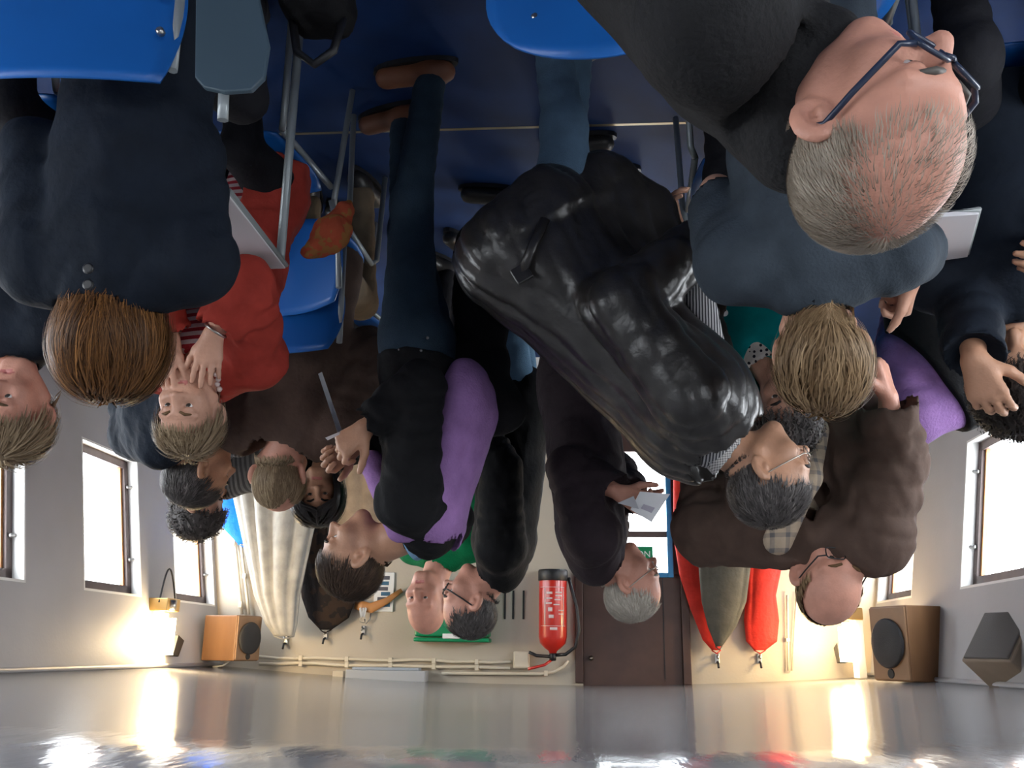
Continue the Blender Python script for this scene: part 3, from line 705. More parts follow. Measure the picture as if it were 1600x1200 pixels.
def make_hair(parent, c, fr, s, style, m, seed=0, n=1500, width=0.0030, length=None, cover=None):
    rng = np.random.RandomState(seed)
    R, Fv, U = fr
    B = np.stack([R, Fv, U])                                  # rows: local axes
    ec = np.array([0, -0.012, 0.030]); er = np.array([0.079, 0.102, 0.093])
    q = rng.randn(n * 4, 3); q /= np.linalg.norm(q, axis=1)[:, None]
    # hairline: everything above the brow in front, down to the nape behind
    def region(u):
        p = u * er + ec
        hl = np.where(p[:, 1] > 0.02, 0.060 + 0.35 * (p[:, 1] - 0.05), np.where(p[:, 1] > -0.03, 0.0 + (p[:, 1] + 0.03) * 1.2, -0.055))
        ok = p[:, 2] > hl
        if style == 'fringe': ok = ((p[:, 2] > np.where(p[:, 1] > -0.02, -0.01, -0.06)) & (p[:, 2] < 0.055 - 0.5 * p[:, 1]) & (p[:, 1] < 0.03))
        if style == 'receding': ok &= (p[:, 1] < 0.035 + 0.0 * p[:, 2]) | (np.abs(p[:, 0]) > 0.066)
        if style == 'thin':
            prob = np.clip((0.020 - p[:, 1]) / 0.075 + (0.06 - p[:, 2]) / 0.08, 0.10, 1); ok &= rng.rand(len(p)) < prob
        if style not in ('long', 'bob', 'curly', 'mop'): ok &= ~((np.abs(p[:, 0]) > 0.058) & (p[:, 1] > -0.034) & (p[:, 1] < 0.030) & (p[:, 2] < 0.034))
        if style == 'crownbald': ok &= ~((p[:, 2] > 0.060) & (p[:, 1] > -0.080) & (np.abs(p[:, 0]) < 0.052))
        return ok
    q = q[region(q)][:n]; n = len(q)
    L = length or {'short': 0.035, 'fringe': 0.030, 'receding': 0.032, 'crownbald': 0.045, 'crop': 0.018, 'thin': 0.022, 'curly': 0.055, 'long': 0.20, 'bob': 0.14, 'mop': 0.075}[style]
    L = L * ((0.75 + 0.5 * rng.rand(n)) if style not in ('long', 'bob') else (0.55 + 0.6 * rng.rand(n))); fy = q[:, 1] * er[1] + ec[1]
    if style in ('mop',): L = L * np.clip(1.0 - (fy - 0.005) / 0.07, 0.30, 1)
    crown = np.array([0.0, -0.055, 0.12])
    if style in ('mop', 'bob', 'long'): crown = np.array([0.012, 0.0, 0.125])
    pos = q * er * 0.985 + ec
    def normal(p):
        v = (p - ec) / er ** 2; return v / (np.linalg.norm(v, axis=1)[:, None] + 1e-9)
    def nz(v): return v / (np.linalg.norm(v, axis=1)[:, None] + 1e-9)
    nrm = normal(pos)
    g = B @ np.array([0, 0, -1.0])                            # gravity in the head's own frame
    lift = {'short': 0.22, 'thin': 0.12, 'fringe': 0.15, 'receding': 0.18, 'crownbald': 0.16, 'crop': 0.2, 'curly': 0.45, 'long': 0.20, 'bob': 0.22, 'mop': 0.26}[style]
    seg = 7 if style in ('long', 'bob', 'mop', 'curly') else 4
    puff = {'long': 0.022, 'bob': 0.026, 'mop': 0.018, 'curly': 0.020}.get(style, 0.003)
    gr = {'long': 0.75, 'bob': 0.6, 'mop': 0.30, 'curly': 0.12}.get(style, 0.15)
    off = puff * rng.rand(n)[:, None]
    ph = rng.rand(n) * 6.28
    # locks: neighbouring strands share a sideways wave
    lock = np.floor(q * 6).sum(1); wv = np.sin(lock * 12.9898) * 0.5
    wob = rng.randn(n, 3) * (0.10 if style in ('long', 'bob', 'mop') else 0.16)
    pts = [pos]; cur = pos.copy(); flow0 = None
    for k in range(seg):
        nl = normal(cur)
        fl = nz(cur - crown); fl = nz(fl - nl * (fl * nl).sum(1)[:, None])
        if style in ('long', 'bob'):
            f2 = cur.copy(); f2[:, 1] *= 0.35; f2[:, 2] -= 0.12; f2 = nz(f2); f2 = nz(f2 - nl * (f2 * nl).sum(1)[:, None]); fl = np.where((fy > -0.03)[:, None], f2, fl)
        sd = np.cross(nl, fl)
        dr = fl + g * gr + wob + sd * (wv * np.cos(k * 1.1 + lock))[:, None] * (0.9 if puff > 0.01 else 0.3)
        dr = dr - nl * (dr * nl).sum(1)[:, None] * (0.9 if style != 'curly' else 0.4)
        low = (cur[:, 2] < -0.03)[:, None] if style in ('long', 'bob') else False
        dr = np.where(low, g + wob + 0.25 * fl + nl * (0.18 - 0.10 * k) + sd * (wv * np.cos(k * 1.4 + lock))[:, None] * 0.9, dr) if style in ('long', 'bob') else dr
        dr = nz(dr) + nl * lift * (1.0 - 0.8 * k / seg)
        if style == 'curly':
            a = ph + k * 2.0; dr = dr + 0.9 * (np.cos(a)[:, None] * sd + np.sin(a)[:, None] * nl)
        dr = nz(dr)
        cur = cur + dr * (L / seg)[:, None]
        uu = (cur - ec) / (er + 0.002 + off); rr = np.linalg.norm(uu, axis=1)
        ins = (rr < 1) & (cur[:, 2] > -0.05)
        cur = np.where(ins[:, None], ec + uu / rr[:, None] * (er + 0.002 + off), cur)
        if style in ('long', 'bob'):
            fc = (cur[:, 1] > 0.045) & (cur[:, 2] < 0.055) & (np.abs(cur[:, 0]) < 0.064)
            cur[:, 0] = np.where(fc, np.where(cur[:, 0] < 0, -0.068, 0.068), cur[:, 0])
        hyp = np.hypot(cur[:, 0], cur[:, 1] + 0.02); nk = (cur[:, 2] <= -0.05) & (hyp < 0.070)
        sc_ = np.where(nk, 0.070 / (hyp + 1e-6), 1.0); cur[:, 0] *= sc_; cur[:, 1] = (cur[:, 1] + 0.02) * sc_ - 0.02
        pts.append(cur.copy())
    pts = np.stack(pts, 1)                                    # n, seg+1, 3
    tang = np.gradient(pts, axis=1); tang /= np.linalg.norm(tang, axis=2)[:, :, None] + 1e-9
    out = pts - ec; out /= np.linalg.norm(out, axis=2)[:, :, None] + 1e-9
    side = np.cross(tang, out); side /= np.linalg.norm(side, axis=2)[:, :, None] + 1e-9
    w = width * np.linspace(1, 0.2, seg + 1)[None, :, None] * (0.7 + 0.6 * rng.rand(n))[:, None, None]
    vloc = np.stack([pts - side * w, pts + side * w], 2).reshape(-1, 3)
    base = (np.arange(n) * (seg + 1) * 2)[:, None]; rows = (np.arange(seg) * 2)[None, :]
    faces = np.stack([base + rows, base + rows + 1, base + rows + 3, base + rows + 2], -1).reshape(-1, 4)
    cl = rng.rand(n); lk = np.floor(np.arctan2(q[:, 0], q[:, 1]) * 7) + np.floor(q[:, 2] * 3) * 31; tone = np.modf(np.abs(np.sin(lk * 78.233 + seed)) * 43758.5)[0]
    shade = np.repeat(np.clip(0.45 * cl + 0.55 * tone, 0, 1) ** 1.4, (seg + 1) * 2)
    # the close cap the locks grow from
    nu, nv = 40, 26
    th = np.linspace(0, 2 * math.pi, nu, False); pv = np.linspace(0.02, math.pi * 0.80, nv)
    T, Pv = np.meshgrid(th, pv); dirs = np.stack([np.sin(Pv) * np.cos(T), np.sin(Pv) * np.sin(T), np.cos(Pv)], -1).reshape(-1, 3)
    capv = dirs * (er * 1.0 - 0.0005 + (0.010 if style in ('mop', 'long', 'bob', 'curly') else 0.002)) + ec
    okv = region(dirs).reshape(nv, nu)
    cf = []
    for i in range(nv - 1):
        for j in range(nu):
            k = (j + 1) % nu
            if okv[i, j] and okv[i, k] and okv[i + 1, j] and okv[i + 1, k]: cf.append((i * nu + j, (i + 1) * nu + j, (i + 1) * nu + k, i * nu + k))
    if style == 'thin': cf = []
    allv = np.concatenate([vloc, capv]); 
    if cf: faces = np.concatenate([faces, np.array(cf) + len(vloc)])
    shade = np.concatenate([shade, np.full(len(capv), 0.25)])
    world = c + s * (allv @ B)
    o = link('hair', world, faces, m, parent, True, shade=shade); o['kind'] = 'stuff'
    return o

def eyes(parent, P, s, fr, brow=None, closed=False):
    R, Fv, U = fr
    for q in (-1, 1):
        c = P(q * 0.031, 0.0765, -0.003); r = 0.0125 * s
        v = []; f = []; mi = []
        nu, nv = 12, 10
        for i in range(nv + 1):
            a = math.pi * i / nv
            for j in range(nu):
                b = 2 * math.pi * j / nu
                v.append(c + r * (math.cos(a) * unit(Fv - 0.25 * U) + math.sin(a) * (math.cos(b) * R + math.sin(b) * unit(U + 0.25 * Fv))))
        for i in range(nv):
            for j in range(nu):
                k = (j + 1) % nu; f.append((i * nu + j, (i + 1) * nu + j, (i + 1) * nu + k, i * nu + k)); mi.append(1 if i < 2 else 0)
        link('eye', v, f, [M_eyew, M_iris], parent, True, mi)
        if brow is not None:
            MB().tube([P(q * 0.014, 0.099, 0.019), P(q * 0.030, 0.096, 0.026), P(q * 0.050, 0.079, 0.021)], [0.004 * s, 0.0048 * s, 0.002 * s], 6).build('eyebrow', brow, parent, True)

def glasses(parent, P, s, fr, m, thick=0.0028, rect=True):
    R, Fv, U = fr
    g = None; mb = MB()
    for q in (-1, 1):
        pts = []
        for a in np.linspace(0, 2 * math.pi, 20, False):
            ca, sa = math.cos(a), math.sin(a)
            ex = 0.45 if rect else 0.8
            x = 0.0245 * np.sign(ca) * abs(ca) ** ex; z = 0.0165 * np.sign(sa) * abs(sa) ** ex
            pts.append(P(q * 0.032 + x, 0.111 - 0.25 * abs(q * 0.032 + x) ** 1.0 * 0.35, z - 0.004))
        mb.tube(pts, thick * s, 6, True)
        mb.tube([P(q * 0.056, 0.104, 0.004), P(q * 0.074, 0.094, 0.004), P(q * 0.081, 0.03, 0.008), P(q * 0.084, -0.010, 0.012), P(q * 0.082, -0.028, -0.008)], thick * 1.15 * s, 6)
    mb.tube([P(-0.009, 0.111, 0.0), P(0, 0.114, 0.003), P(0.009, 0.111, 0.0)], thick * s, 6)
    g = mb.build('glasses', m, parent, True)
    for q in (-1, 1):
        pts = [P(q * 0.032 + 0.022 * math.cos(a), 0.1075, 0.014 * math.sin(a) - 0.004) for a in np.linspace(0, 2 * math.pi, 14, False)]
        MB().prism(pts, Fv * 0.001).build('lens', M_lens, g)
    return g
M_lens = glass('spectacle_lens', gl=0.10)

def garment(T, t=0.0, sleeve=1.0, hem=0.10, k=0.05, neck=0.058, amp=0.004, wide=1.0, arms=True, belly=1.0, flare=0.0, sl=1.0, seed=0, wl=0.06, collar=None, ksl=0.03):
    """T: the figure's joints; t: thickness over the body"""
    S = SDF(); s = T['s']; nb, pv, br, bf, up = T['nb'], T['pv'], T['br'], T['bf'], T['up']
    Ln = np.linalg.norm(nb - pv); ch = nb - up * 0.13 * s; md = nb - up * Ln * 0.55
    S.cone(ch, md, (0.150 * wide + t) * s, (0.136 * wide * belly + t) * s, k=k, flat=(bf, 0.70))
    S.cone(md, pv, (0.136 * wide * belly + t) * s, (0.150 * wide * belly + t) * s, k=k, flat=(bf, 0.76))
    if hem: S.cone(pv, pv + T['hemdir'] * hem, (0.150 * wide + t) * s, (0.155 * wide + t + flare) * s, k=k, flat=(bf, 0.78))
    S.cone(T['shL'], T['shR'], (0.050 + t) * s, k=k)
    for q in 'LR':
        S.cone(nb + up * 0.012 * s, T['sh' + q], (0.040 + t) * s, (0.052 + t) * s, k=k)
        if not arms: continue
        el, wr = T['el' + q], T['wr' + q]
        if sleeve >= 1.0:
            fd = unit(wr - el)
            S.cone(T['sh' + q], el, (0.056 * sl + t) * s, (0.046 * sl + t) * s, k=ksl, amp=amp, wl=wl, seed=seed)
            S.cone(el, wr - fd * 0.012, (0.046 * sl + t) * s, (0.034 * sl + t) * s, k=0.02, amp=amp, wl=wl, seed=seed + 3)
            S.cone(wr + fd * 0.026 * s, wr + fd * 0.10 * s, (0.040 * sl + t) * s, k=0.003, mode='s')
        else:
            e = lerp(T['sh' + q], el, sleeve * 1.0)
            S.cone(T['sh' + q], e, (0.058 * sl + t) * s, (0.056 * sl + t) * s, k=0.03, amp=amp, wl=wl, seed=seed)
            d = unit(el - T['sh' + q]); S.cone(e + d * 0.055 * s, e + d * 0.12 * s, (0.058 * sl + t) * s, k=0.003, mode='s')
    nd = unit(T['hc'] - nb)
    if collar:
        S.cone(nb - nd * 0.02 * s, nb + nd * collar * s, (neck + 0.020) * s, (neck + 0.024) * s, k=0.02)
        S.cone(nb + nd * (collar + 0.030) * s, nb + nd * (collar + 0.12) * s, (neck + 0.055) * s, k=0.004, mode='s')
    S.cone(nb - nd * 0.01 * s, nb + nd * 0.16 * s, neck * s, (neck + 0.008) * s, k=0.004, mode='s')
    return S

def ring(T, r=0.058, h0=-0.012, h1=0.045, th=0.006, tilt=0.0, openf=0.0, front=None):
    """an upright shirt collar around the neck"""
    s = T['s']; nb = T['nb']; nd = unit(T['hc'] - nb); bf = unit(T['bf'] - nd * np.dot(T['bf'], nd)); br = np.cross(bf, nd)
    mb = MB(); n = 30; v = []; f = []
    for i in range(n + 1):
        a = math.radians(12 + openf) + (2 * math.pi - math.radians(24 + 2 * openf)) * i / n       # open in front
        if front: a = math.radians(-front + 2 * front * i / n)
        e = math.cos(a) * bf + math.sin(a) * br
        dip = 0.012 * (1 + math.cos(a)) / 2
        for (rr, hh) in ((r, h0), (r + th, h0), (r + th + 0.012, h1 - dip), (r + 0.012, h1 - dip)):
            v.append(nb + s * (e * rr + nd * hh))
    for i in range(n):
        for k in range(4):
            l = (k + 1) % 4; f.append((i * 4 + k, i * 4 + l, i * 4 + 4 + l, i * 4 + 4 + k))
    f += [(3, 2, 1, 0), tuple(n * 4 + k for k in range(4))]
    return mb.add(v, f)

def shoe(parent, ankle, toe, m, s=1.0):
    d = unit(V(toe[0] - ankle[0], toe[1] - ankle[1], 0)); r = np.cross(d, V(0, 0, 1)); a = V(ankle[0], ankle[1], 0.0)
    S = SDF()
    S.cone(a - d * 0.05 + V(0, 0, 0.045), a + d * 0.16 + V(0, 0, 0.040), 0.040, 0.040, k=0.03, flat=(V(0, 0, 1), 0.9))
    S.cone(a + V(0, 0, 0.05), a + V(0, 0, 0.10), 0.045, 0.042, k=0.03)
    S.plane((0, 0, 0.012), (0, 0, -1))
    v, f = S.mesh(0.011); o = link('shoe', v, f, m, parent)
    sole = [a + d * (0.055 + 0.155 * math.cos(q)) + r * 0.046 * math.sin(q) * (1 + 0.12 * math.cos(q)) for q in np.linspace(0, 2 * math.pi, 20, False)]
    MB().prism([p + V(0, 0, 0.001) for p in sole], V(0, 0, 0.018)).build('sole', M_black, o)
    return o

M_shoe = mat('black_leather_shoe', (0.02, 0.018, 0.017), 0.4)

def person(label, head, look, nb=None, pv=None, byaw=None, s=1.0, sk='fair', hair=None, arms=None, stand=False, feet=None,
           trousers=None, shoes=None, fem=False, voxel=0.0068, face=True, brow=None, width=1.0, hemdir=None, hairn=1500, hairw=0.003, hairlen=None, hseed=0, nose=1.0, hs=None, shy=0.165, sh=None, thigh=0.40, legyaw=None, shin=0.0):
    """head, nb (base of the neck), pv (pelvis): points; look: yaw, pitch, roll of the head; arms: {'L': (elbow, wrist, hand dict), ...}"""
    hs = hs or s
    fr = frame(*look); R, Fv, U = fr
    byaw = look[0] if byaw is None else byaw
    if nb is None: nb = head - U * 0.13 * s - V(0, 0, 0.06) * s - frame(byaw)[1] * 0.03
    if pv is None: pv = V(nb[0], nb[1], 0.95 * s if stand else 0.56) - frame(byaw)[1] * 0.02
    up = unit(nb - pv); br = frame(byaw)[0]; br = unit(br - up * np.dot(br, up)); bf = np.cross(up, br)
    T = dict(s=s, nb=nb, pv=pv, br=br, bf=bf, up=up, hc=head - U * 0.04 * hs - Fv * 0.015 * hs, hemdir=V(0, 0, -1.0) if hemdir is None else unit(hemdir), fr=fr, hd=head)
    for q, sg_ in (('L', -1), ('R', 1)):
        T['sh' + q] = nb - up * 0.055 * s + br * sg_ * shy * width * s
        if sh and q in sh: T['sh' + q] = np.asarray(sh[q], float)
        a = (arms or {}).get(q)
        if a is None:
            el = T['sh' + q] - V(0, 0, 0.26) * s + br * sg_ * 0.06 + bf * (0.0 if stand else 0.06)
            wr = el + bf * (0.10 if stand else 0.19) - V(0, 0, 0.20 if stand else 0.10) - br * sg_ * 0.05
            a = (el, wr, {})
        T['el' + q], T['wr' + q] = np.asarray(a[0], float), np.asarray(a[1], float)
        T['hd' + q] = a[2] if len(a) > 2 else {}
    base = V(pv[0], pv[1], 0)
    rt = root('person', base, label, 'person', None)
    # one continuous body: head, neck, trunk, arms and hands
    S = SDF()
    P = head_ops(S, head, fr, hs, fem, nose)
    S.cone(T['hc'] - U * 0.01, nb - up * 0.02, 0.050 * s if fem else 0.056 * s, 0.056 * s if fem else 0.064 * s, k=0.03)
    S.cone(nb - up * 0.05, pv, 0.055 * s, 0.05 * s, k=0.03)
    S.cone(T['shL'], T['shR'], 0.036 * s, k=0.04)
    for q, sg_ in (('L', -1), ('R', 1)):
        el, wr, hd = T['el' + q], T['wr' + q], T['hd' + q]
        S.cone(T['sh' + q], el, 0.042 * s, 0.038 * s, k=0.02); S.cone(el, wr, 0.039 * s, 0.026 * s, k=0.02)
        if hd is None: continue
        d = hd.get('d', unit(wr - el)); nn = hd.get('n', unit(-br * sg_ + bf * 0.2)); tt = hd.get('t', unit(bf + up * 0.5))
        seg_hand(S, wr, np.asarray(d, float), np.asarray(nn, float), np.asarray(tt, float), s * hd.get('s', 1.0), hd.get('curl', (25, 30, 20)), hd.get('spread', 0.06), hd.get('thumb', (0.55, 0.75, 0.25)))
    v, f = S.mesh(voxel)
    loc = (v - head) / hs; lx, ly, lz = loc @ R, loc @ Fv, loc @ U
    lipv = (np.abs(lx) < 0.023) & (ly > 0.078) & (ly < 0.0955) & (lz > -0.081) & (lz < -0.057)
    mi = lipv[f].all(1).astype(np.int32)
    link('body', v, f, [SK[sk], M_lip], rt, True, mi)
    if hair: make_hair(rt, head, fr, hs, hair[0], HAIR[hair[1]], hseed, hairn, hairw, hairlen)
    if face: eyes(rt, P, hs, fr, brow if brow is not None else (HAIR[hair[1]] if hair else None))
    # legs
    if trousers is not None:
        S = SDF(); ly = byaw if legyaw is None else legyaw; f2 = frame(ly)[1]; r2 = frame(ly)[0]
        pz = pv if stand else V(pv[0], pv[1], 0.463 + 0.115 * s)
        S.cone(pz - r2 * 0.05 * s, pz + r2 * 0.05 * s, (0.125 if stand else 0.11) * s, k=0.03, flat=(f2, 0.85))
        S.cone(pv + up * 0.10, pz, 0.12 * s, (0.13 if stand else 0.105) * s, k=0.04, flat=(f2, 0.85))
        for q, sg_ in (('L', -1), ('R', 1)):
            hp_ = pv + r2 * sg_ * 0.085 * s - V(0, 0, 0.04 if stand else 0.0)
            if not stand: hp_[2] = 0.463 + 0.092 * s
            if stand:
                ft = feet[q] if feet and q in feet else base + r2 * sg_ * 0.11 + f2 * (0.05 * sg_)
                an = V(ft[0], ft[1], 0.09); kn = lerp(hp_, an, 0.5) + f2 * 0.03
            else:
                kn = hp_ + f2 * thigh * s + r2 * sg_ * 0.03; kn[2] = 0.465 + 0.068 * s; an = V(kn[0], kn[1], 0.10) + f2 * (shin + (0.03 if sg_ > 0 else -0.03))
            S.cone(hp_, kn, 0.092 * s, 0.066 * s, k=0.03, amp=0.003, wl=0.09)
            S.cone(kn, an, 0.064 * s, 0.052 * s, k=0.03, amp=0.004, wl=0.07, seed=2)
            shoe(rt, an, (feet[q + 't'] if feet and q + 't' in feet else an + f2 * 0.2 + r2 * sg_ * 0.03), shoes or M_shoe)
        S.plane((0, 0, 0.06), (0, 0, -1))
        v, f = S.mesh(0.016); link('trousers', v, f, trousers, rt)
    T['root'] = rt; T['P'] = P; T['seat'] = not stand
    return T

def wear(T, name, S, m, h=0.009, disp=None):
    if T['seat']: S.plane((0, 0, 0.472), (0, 0, -1))
    v, f = S.mesh(h, disp); return link(name, v, f, m, T['root'])

def facing_hand(T, q, **k): T['hd' + q].update(k)

# ------------------------------------------------------------------ who is in the room
C_navy = cloth('navy_cloth', (0.008, 0.012, 0.020)); C_black = cloth('black_cloth', (0.007, 0.007, 0.008)); C_char = cloth('charcoal_knit', (0.014, 0.014, 0.015), b=(120, 0.4))
C_polo = cloth('blue_grey_polo', (0.034, 0.044, 0.056), b=(150, 0.25)); C_red = cloth('brick_red_wool', (0.34, 0.040, 0.028)); C_brown = cloth('brown_wool', (0.070, 0.044, 0.034))
C_taupe = cloth('dark_brown_jacket', (0.090, 0.058, 0.045), b=(30, 0.3)); C_teal = cloth('teal_jacket', (0.0, 0.26, 0.27)); C_purple = cloth('lilac_jumper', (0.29, 0.155, 0.36), b=(120, 0.4))
C_dkpurple = cloth('purple_jumper', (0.18, 0.095, 0.24), b=(120, 0.4)); C_green = cloth('green_jumper', (0.0, 0.16, 0.055), b=(120, 0.4)); C_plum = cloth('plum_black_jacket', (0.026, 0.018, 0.022))
C_denim = cloth('dark_denim', (0.022, 0.040, 0.062), b=(200, 0.4)); C_ltdenim = cloth('light_denim', (0.13, 0.24, 0.36), b=(200, 0.4)); C_middenim = cloth('mid_denim', (0.07, 0.12, 0.18), b=(200, 0.4))
C_shirtblue = cloth('light_blue_shirt', (0.20, 0.34, 0.52)); C_shirtwhite = cloth('white_shirt', (0.70, 0.70, 0.70)); C_pink = cloth('pink_shirt', (0.55, 0.25, 0.26))
C_check = cloth('houndstooth_shirt', (0.62, 0.60, 0.58), pattern=('plaid', (0.03, 0.03, 0.035), 55)); C_stripe = cloth('striped_shirt', (0.55, 0.55, 0.55), pattern=('upstripes', (0.06, 0.06, 0.07), 40))
C_plaid = cloth('beige_plaid_shirt', (0.42, 0.33, 0.24), pattern=('plaid', (0.14, 0.13, 0.13), 7)); C_dots = cloth('polka_dot_blouse', (0.75, 0.72, 0.66), pattern=('dots', (0.02, 0.02, 0.03), 62))
C_greystripe = cloth('grey_striped_shirt', (0.20, 0.20, 0.20), pattern=('upstripes', (0.09, 0.09, 0.09), 22)); C_redstripe = cloth('red_white_striped_top', (0.45, 0.36, 0.36), pattern=('stripes', (0.28, 0.02, 0.03), 13))
C_dark = cloth('dark_trousers', (0.012, 0.012, 0.015)); C_beige = cloth('beige_trousers', (0.20, 0.15, 0.10)); C_scarf = cloth('patterned_scarf', (0.10, 0.16, 0.20), pattern=('blotch', (0.35, 0.30, 0.30), 45))
M_leather = mat('black_leather', (0.020, 0.018, 0.017), 0.32, bump=(38, 0.22), var=0.3, vscale=20, spec=0.5)
M_brownshoe = mat('brown_suede_shoe', (0.13, 0.045, 0.020), 0.6, var=0.2)
M_frameblue = mat('dark_blue_spectacle_frame', (0.02, 0.03, 0.06), 0.3); M_wire = mat('silver_wire_frame', (0.5, 0.45, 0.4), 0.3, 1.0)

A = at
def hand(**k): return k

# 1 the man with the blue glasses, very close to the camera, bending down to the left
h1 = A(1363, 219, 0.95); fr1 = frame(-136.5, -30, -5); nb = h1 - fr1[2] * 0.125 - fr1[1] * 0.055 - V(0.0, 0.0, 0.030)
P1 = person('balding man with dark blue glasses looking down, close in front of the camera', h1, (-136.5, -30, -5), nb=nb, pv=nb + V(0.30, 0.02, -0.50), byaw=-128, sk='pink', hair=('thin', 'white'), stand=True, hs=0.95, hairn=15000, hairw=0.00045, hairlen=0.018, voxel=0.0042, trousers=C_dark, nose=1.15, brow=HAIR['grey'],
            feet=None, arms={'L': (nb + V(0.02, -0.16, -0.40), nb + V(-0.20, -0.12, -0.55), {}), 'R': (nb + V(-0.02, 0.24, -0.36), nb + V(-0.22, 0.20, -0.52), {})})
S = garment(P1, 0.014, collar=0.06, neck=0.060, amp=0.003, wl=0.10); S.cone(P1['nb'], h1 - fr1[2] * 0.088 - fr1[1] * 0.050, 0.082, 0.070, k=0.03); hl = lambda x, y, z: h1 + 0.95 * (x * fr1[0] + y * fr1[1] + z * fr1[2])
S.cone(P1['nb'], hl(-0.050, -0.015, -0.105), 0.07, 0.042, k=0.03); S.cone(P1['nb'], hl(-0.02, 0.04, -0.140), 0.06, 0.04, k=0.03)
wear(P1, 'jumper', S, C_char, 0.009, folds(0.003, 0.16, 4))
ring(P1, 0.064, 0.06, 0.104, front=60).build('shirt_collar', C_shirtwhite, P1['root'], True)
glasses(P1['root'], P1['P'], 0.95, P1['fr'], M_frameblue, 0.0034)

# 2 the long-haired person in the navy coat, from behind
nb = A(178, 448, 1.93)
P2 = person('person with long brown hair in a navy coat, seen from behind on a blue chair', A(176, 530, 2.0), (12, -12, 0), nb=nb, pv=V(nb[0] - 0.0, 1.92, 0.56), byaw=2, s=1.02, hair=('bob', 'brown'), hairn=7000, hairw=0.0018, hairlen=0.185, fem=True, hs=1.08, trousers=C_dark, width=1.05, thigh=0.28, shin=-0.02, legyaw=-4,
            arms={'L': (A(296, 240, 1.93), A(272, 205, 2.10), hand()), 'R': (A(56, 235, 1.96), A(75, 240, 2.14), hand())})
wear(P2, 'coat', garment(P2, 0.028, hem=0.06, collar=0.045, sl=1.05, amp=0.003), C_navy, 0.009, folds(0.003, 0.15, 7))
for (px, py) in ((139, 420), (139, 445)):
    p = A(px, py, 1.775); MB().lathe(p, (0, -1, 0.15), [(0, 0.011), (0.004, 0.012), (0.006, 0.008)], 14).build('button', M_black, P2['root'], 'auto')

# 3 the young man in the blue-grey polo
nb = A(1272, 445, 2.02)
P3 = person('person with tousled light brown hair in a blue-grey polo shirt, seen from behind', A(1281, 550, 2.10), (-4, -22, -4), nb=nb, pv=V(nb[0] + 0.02, 1.95, 0.56), byaw=-4, s=1.03, hair=('mop', 'lightbrown'), hairn=3200, hairw=0.0022, hs=1.06, hairlen=0.08, trousers=C_denim, width=1.0, face=False, thigh=0.32,
            arms={'L': (A(1432, 392, 2.12), A(1422, 436, 2.22), hand(curl=(60, 60, 40))), 'R': (A(1120, 300, 2.20), A(1180, 380, 2.30), hand())})
wear(P3, 'polo_shirt', garment(P3, 0.016, sleeve=0.72, hem=0.06, sl=1.1, amp=0.003), C_polo, 0.009, folds(0.0025, 0.16, 3))

# 4 the woman in teal
nb = A(1200, 578, 2.88)
P4 = person('woman with dark curly hair in a teal jacket and polka-dot blouse', A(1232, 640, 2.85), (165, -12, 0), nb=nb, byaw=150, s=1.0, hair=('curly', 'darkgrey'), hairn=1300, hairw=0.0035, fem=True, trousers=C_dark, pv=V(nb[0], 2.94, 0.55), thigh=0.22, shin=0.0, legyaw=178)
wear(P4, 'blouse', garment(P4, 0.008, hem=0, arms=False, collar=0.03, neck=0.056), C_dots, 0.009)
S = garment(P4, 0.020, hem=0.05); S.cone(P4['nb'] + P4['bf'] * 0.09 + P4['up'] * 0.05, P4['nb'] + P4['bf'] * 0.22 - P4['up'] * 0.14, 0.075, 0.02, mode='s', k=0.005)
wear(P4, 'jacket', S, C_teal, 0.009)
p = A(1132, 489, 2.84); MB().lathe(p, (0, -1, 0.3), [(0, 0.010), (0.004, 0.011), (0.006, 0.008)], 14).build('button', M_white, P4['root'], 'auto')

# 5 the man in the black leather jacket, leaning to the left
nb = A(1124, 690, 2.52)
P5 = person('man in a black leather jacket and wire glasses bending far forward', A(1200, 747, 2.52), (-94, -25, -10), nb=nb, pv=A(855, 400, 2.62), byaw=-58, s=1.04, sk='tan', hair=('short', 'darkgrey'), hairn=2600, hairw=0.0016, hairlen=0.020, stand=True, trousers=C_middenim, hemdir=V(0.55, -0.1, -0.84),
            feet={'L': A(858, 62, 2.55), 'R': A(900, 90, 2.75), 'Lt': A(1000, 60, 2.5), 'Rt': A(1040, 90, 2.7)},
            arms={'L': (A(972, 475, 2.36), A(1100, 378, 2.44), hand()), 'R': (A(1085, 470, 2.72), A(1110, 380, 2.62), hand())}, sh={'L': A(1082, 622, 2.38), 'R': A(1110, 590, 2.68)})
P5_s = garment(P5, 0.012, hem=0.02, arms=False)
P5_s.cone(A(1122, 605, 2.50), A(1080, 430, 2.46), 0.042, 0.05, k=0.03)
wear(P5, 'shirt', P5_s, C_stripe, 0.011)
ring(P5, 0.060, -0.02, 0.038).build('shirt_collar', C_check, P5['root'], True)
S = garment(P5, 0.034, hem=0.03, flare=0.02, sl=1.15, amp=0.0025, wl=0.13, wide=1.2, seed=2, neck=0.072, collar=0.012, ksl=0.012)
S.cone(A(1010, 560, 2.58), A(935, 300, 2.58), 0.12, 0.13, k=0.06, flat=(V(0, 1, 0), 0.6)); S.cone(A(1040, 500, 2.60), A(1010, 330, 2.60), 0.10, 0.09, k=0.05, flat=(V(0, 1, 0), 0.6))
S.cone(lerp(P5['nb'], P5['pv'], 0.35), A(785, 405, 2.52), 0.15, 0.165, k=0.08, flat=(P5['bf'], 0.75))
fo = P5['nb'] + P5['bf'] * 0.13; S.box(lerp(P5['nb'], P5['pv'], 0.5) + P5['bf'] * 0.22 - P5['br'] * 0.02, (P5['br'], P5['bf'], P5['up']), (0.05, 0.16, 0.5), 0.02, 0.01, 's')
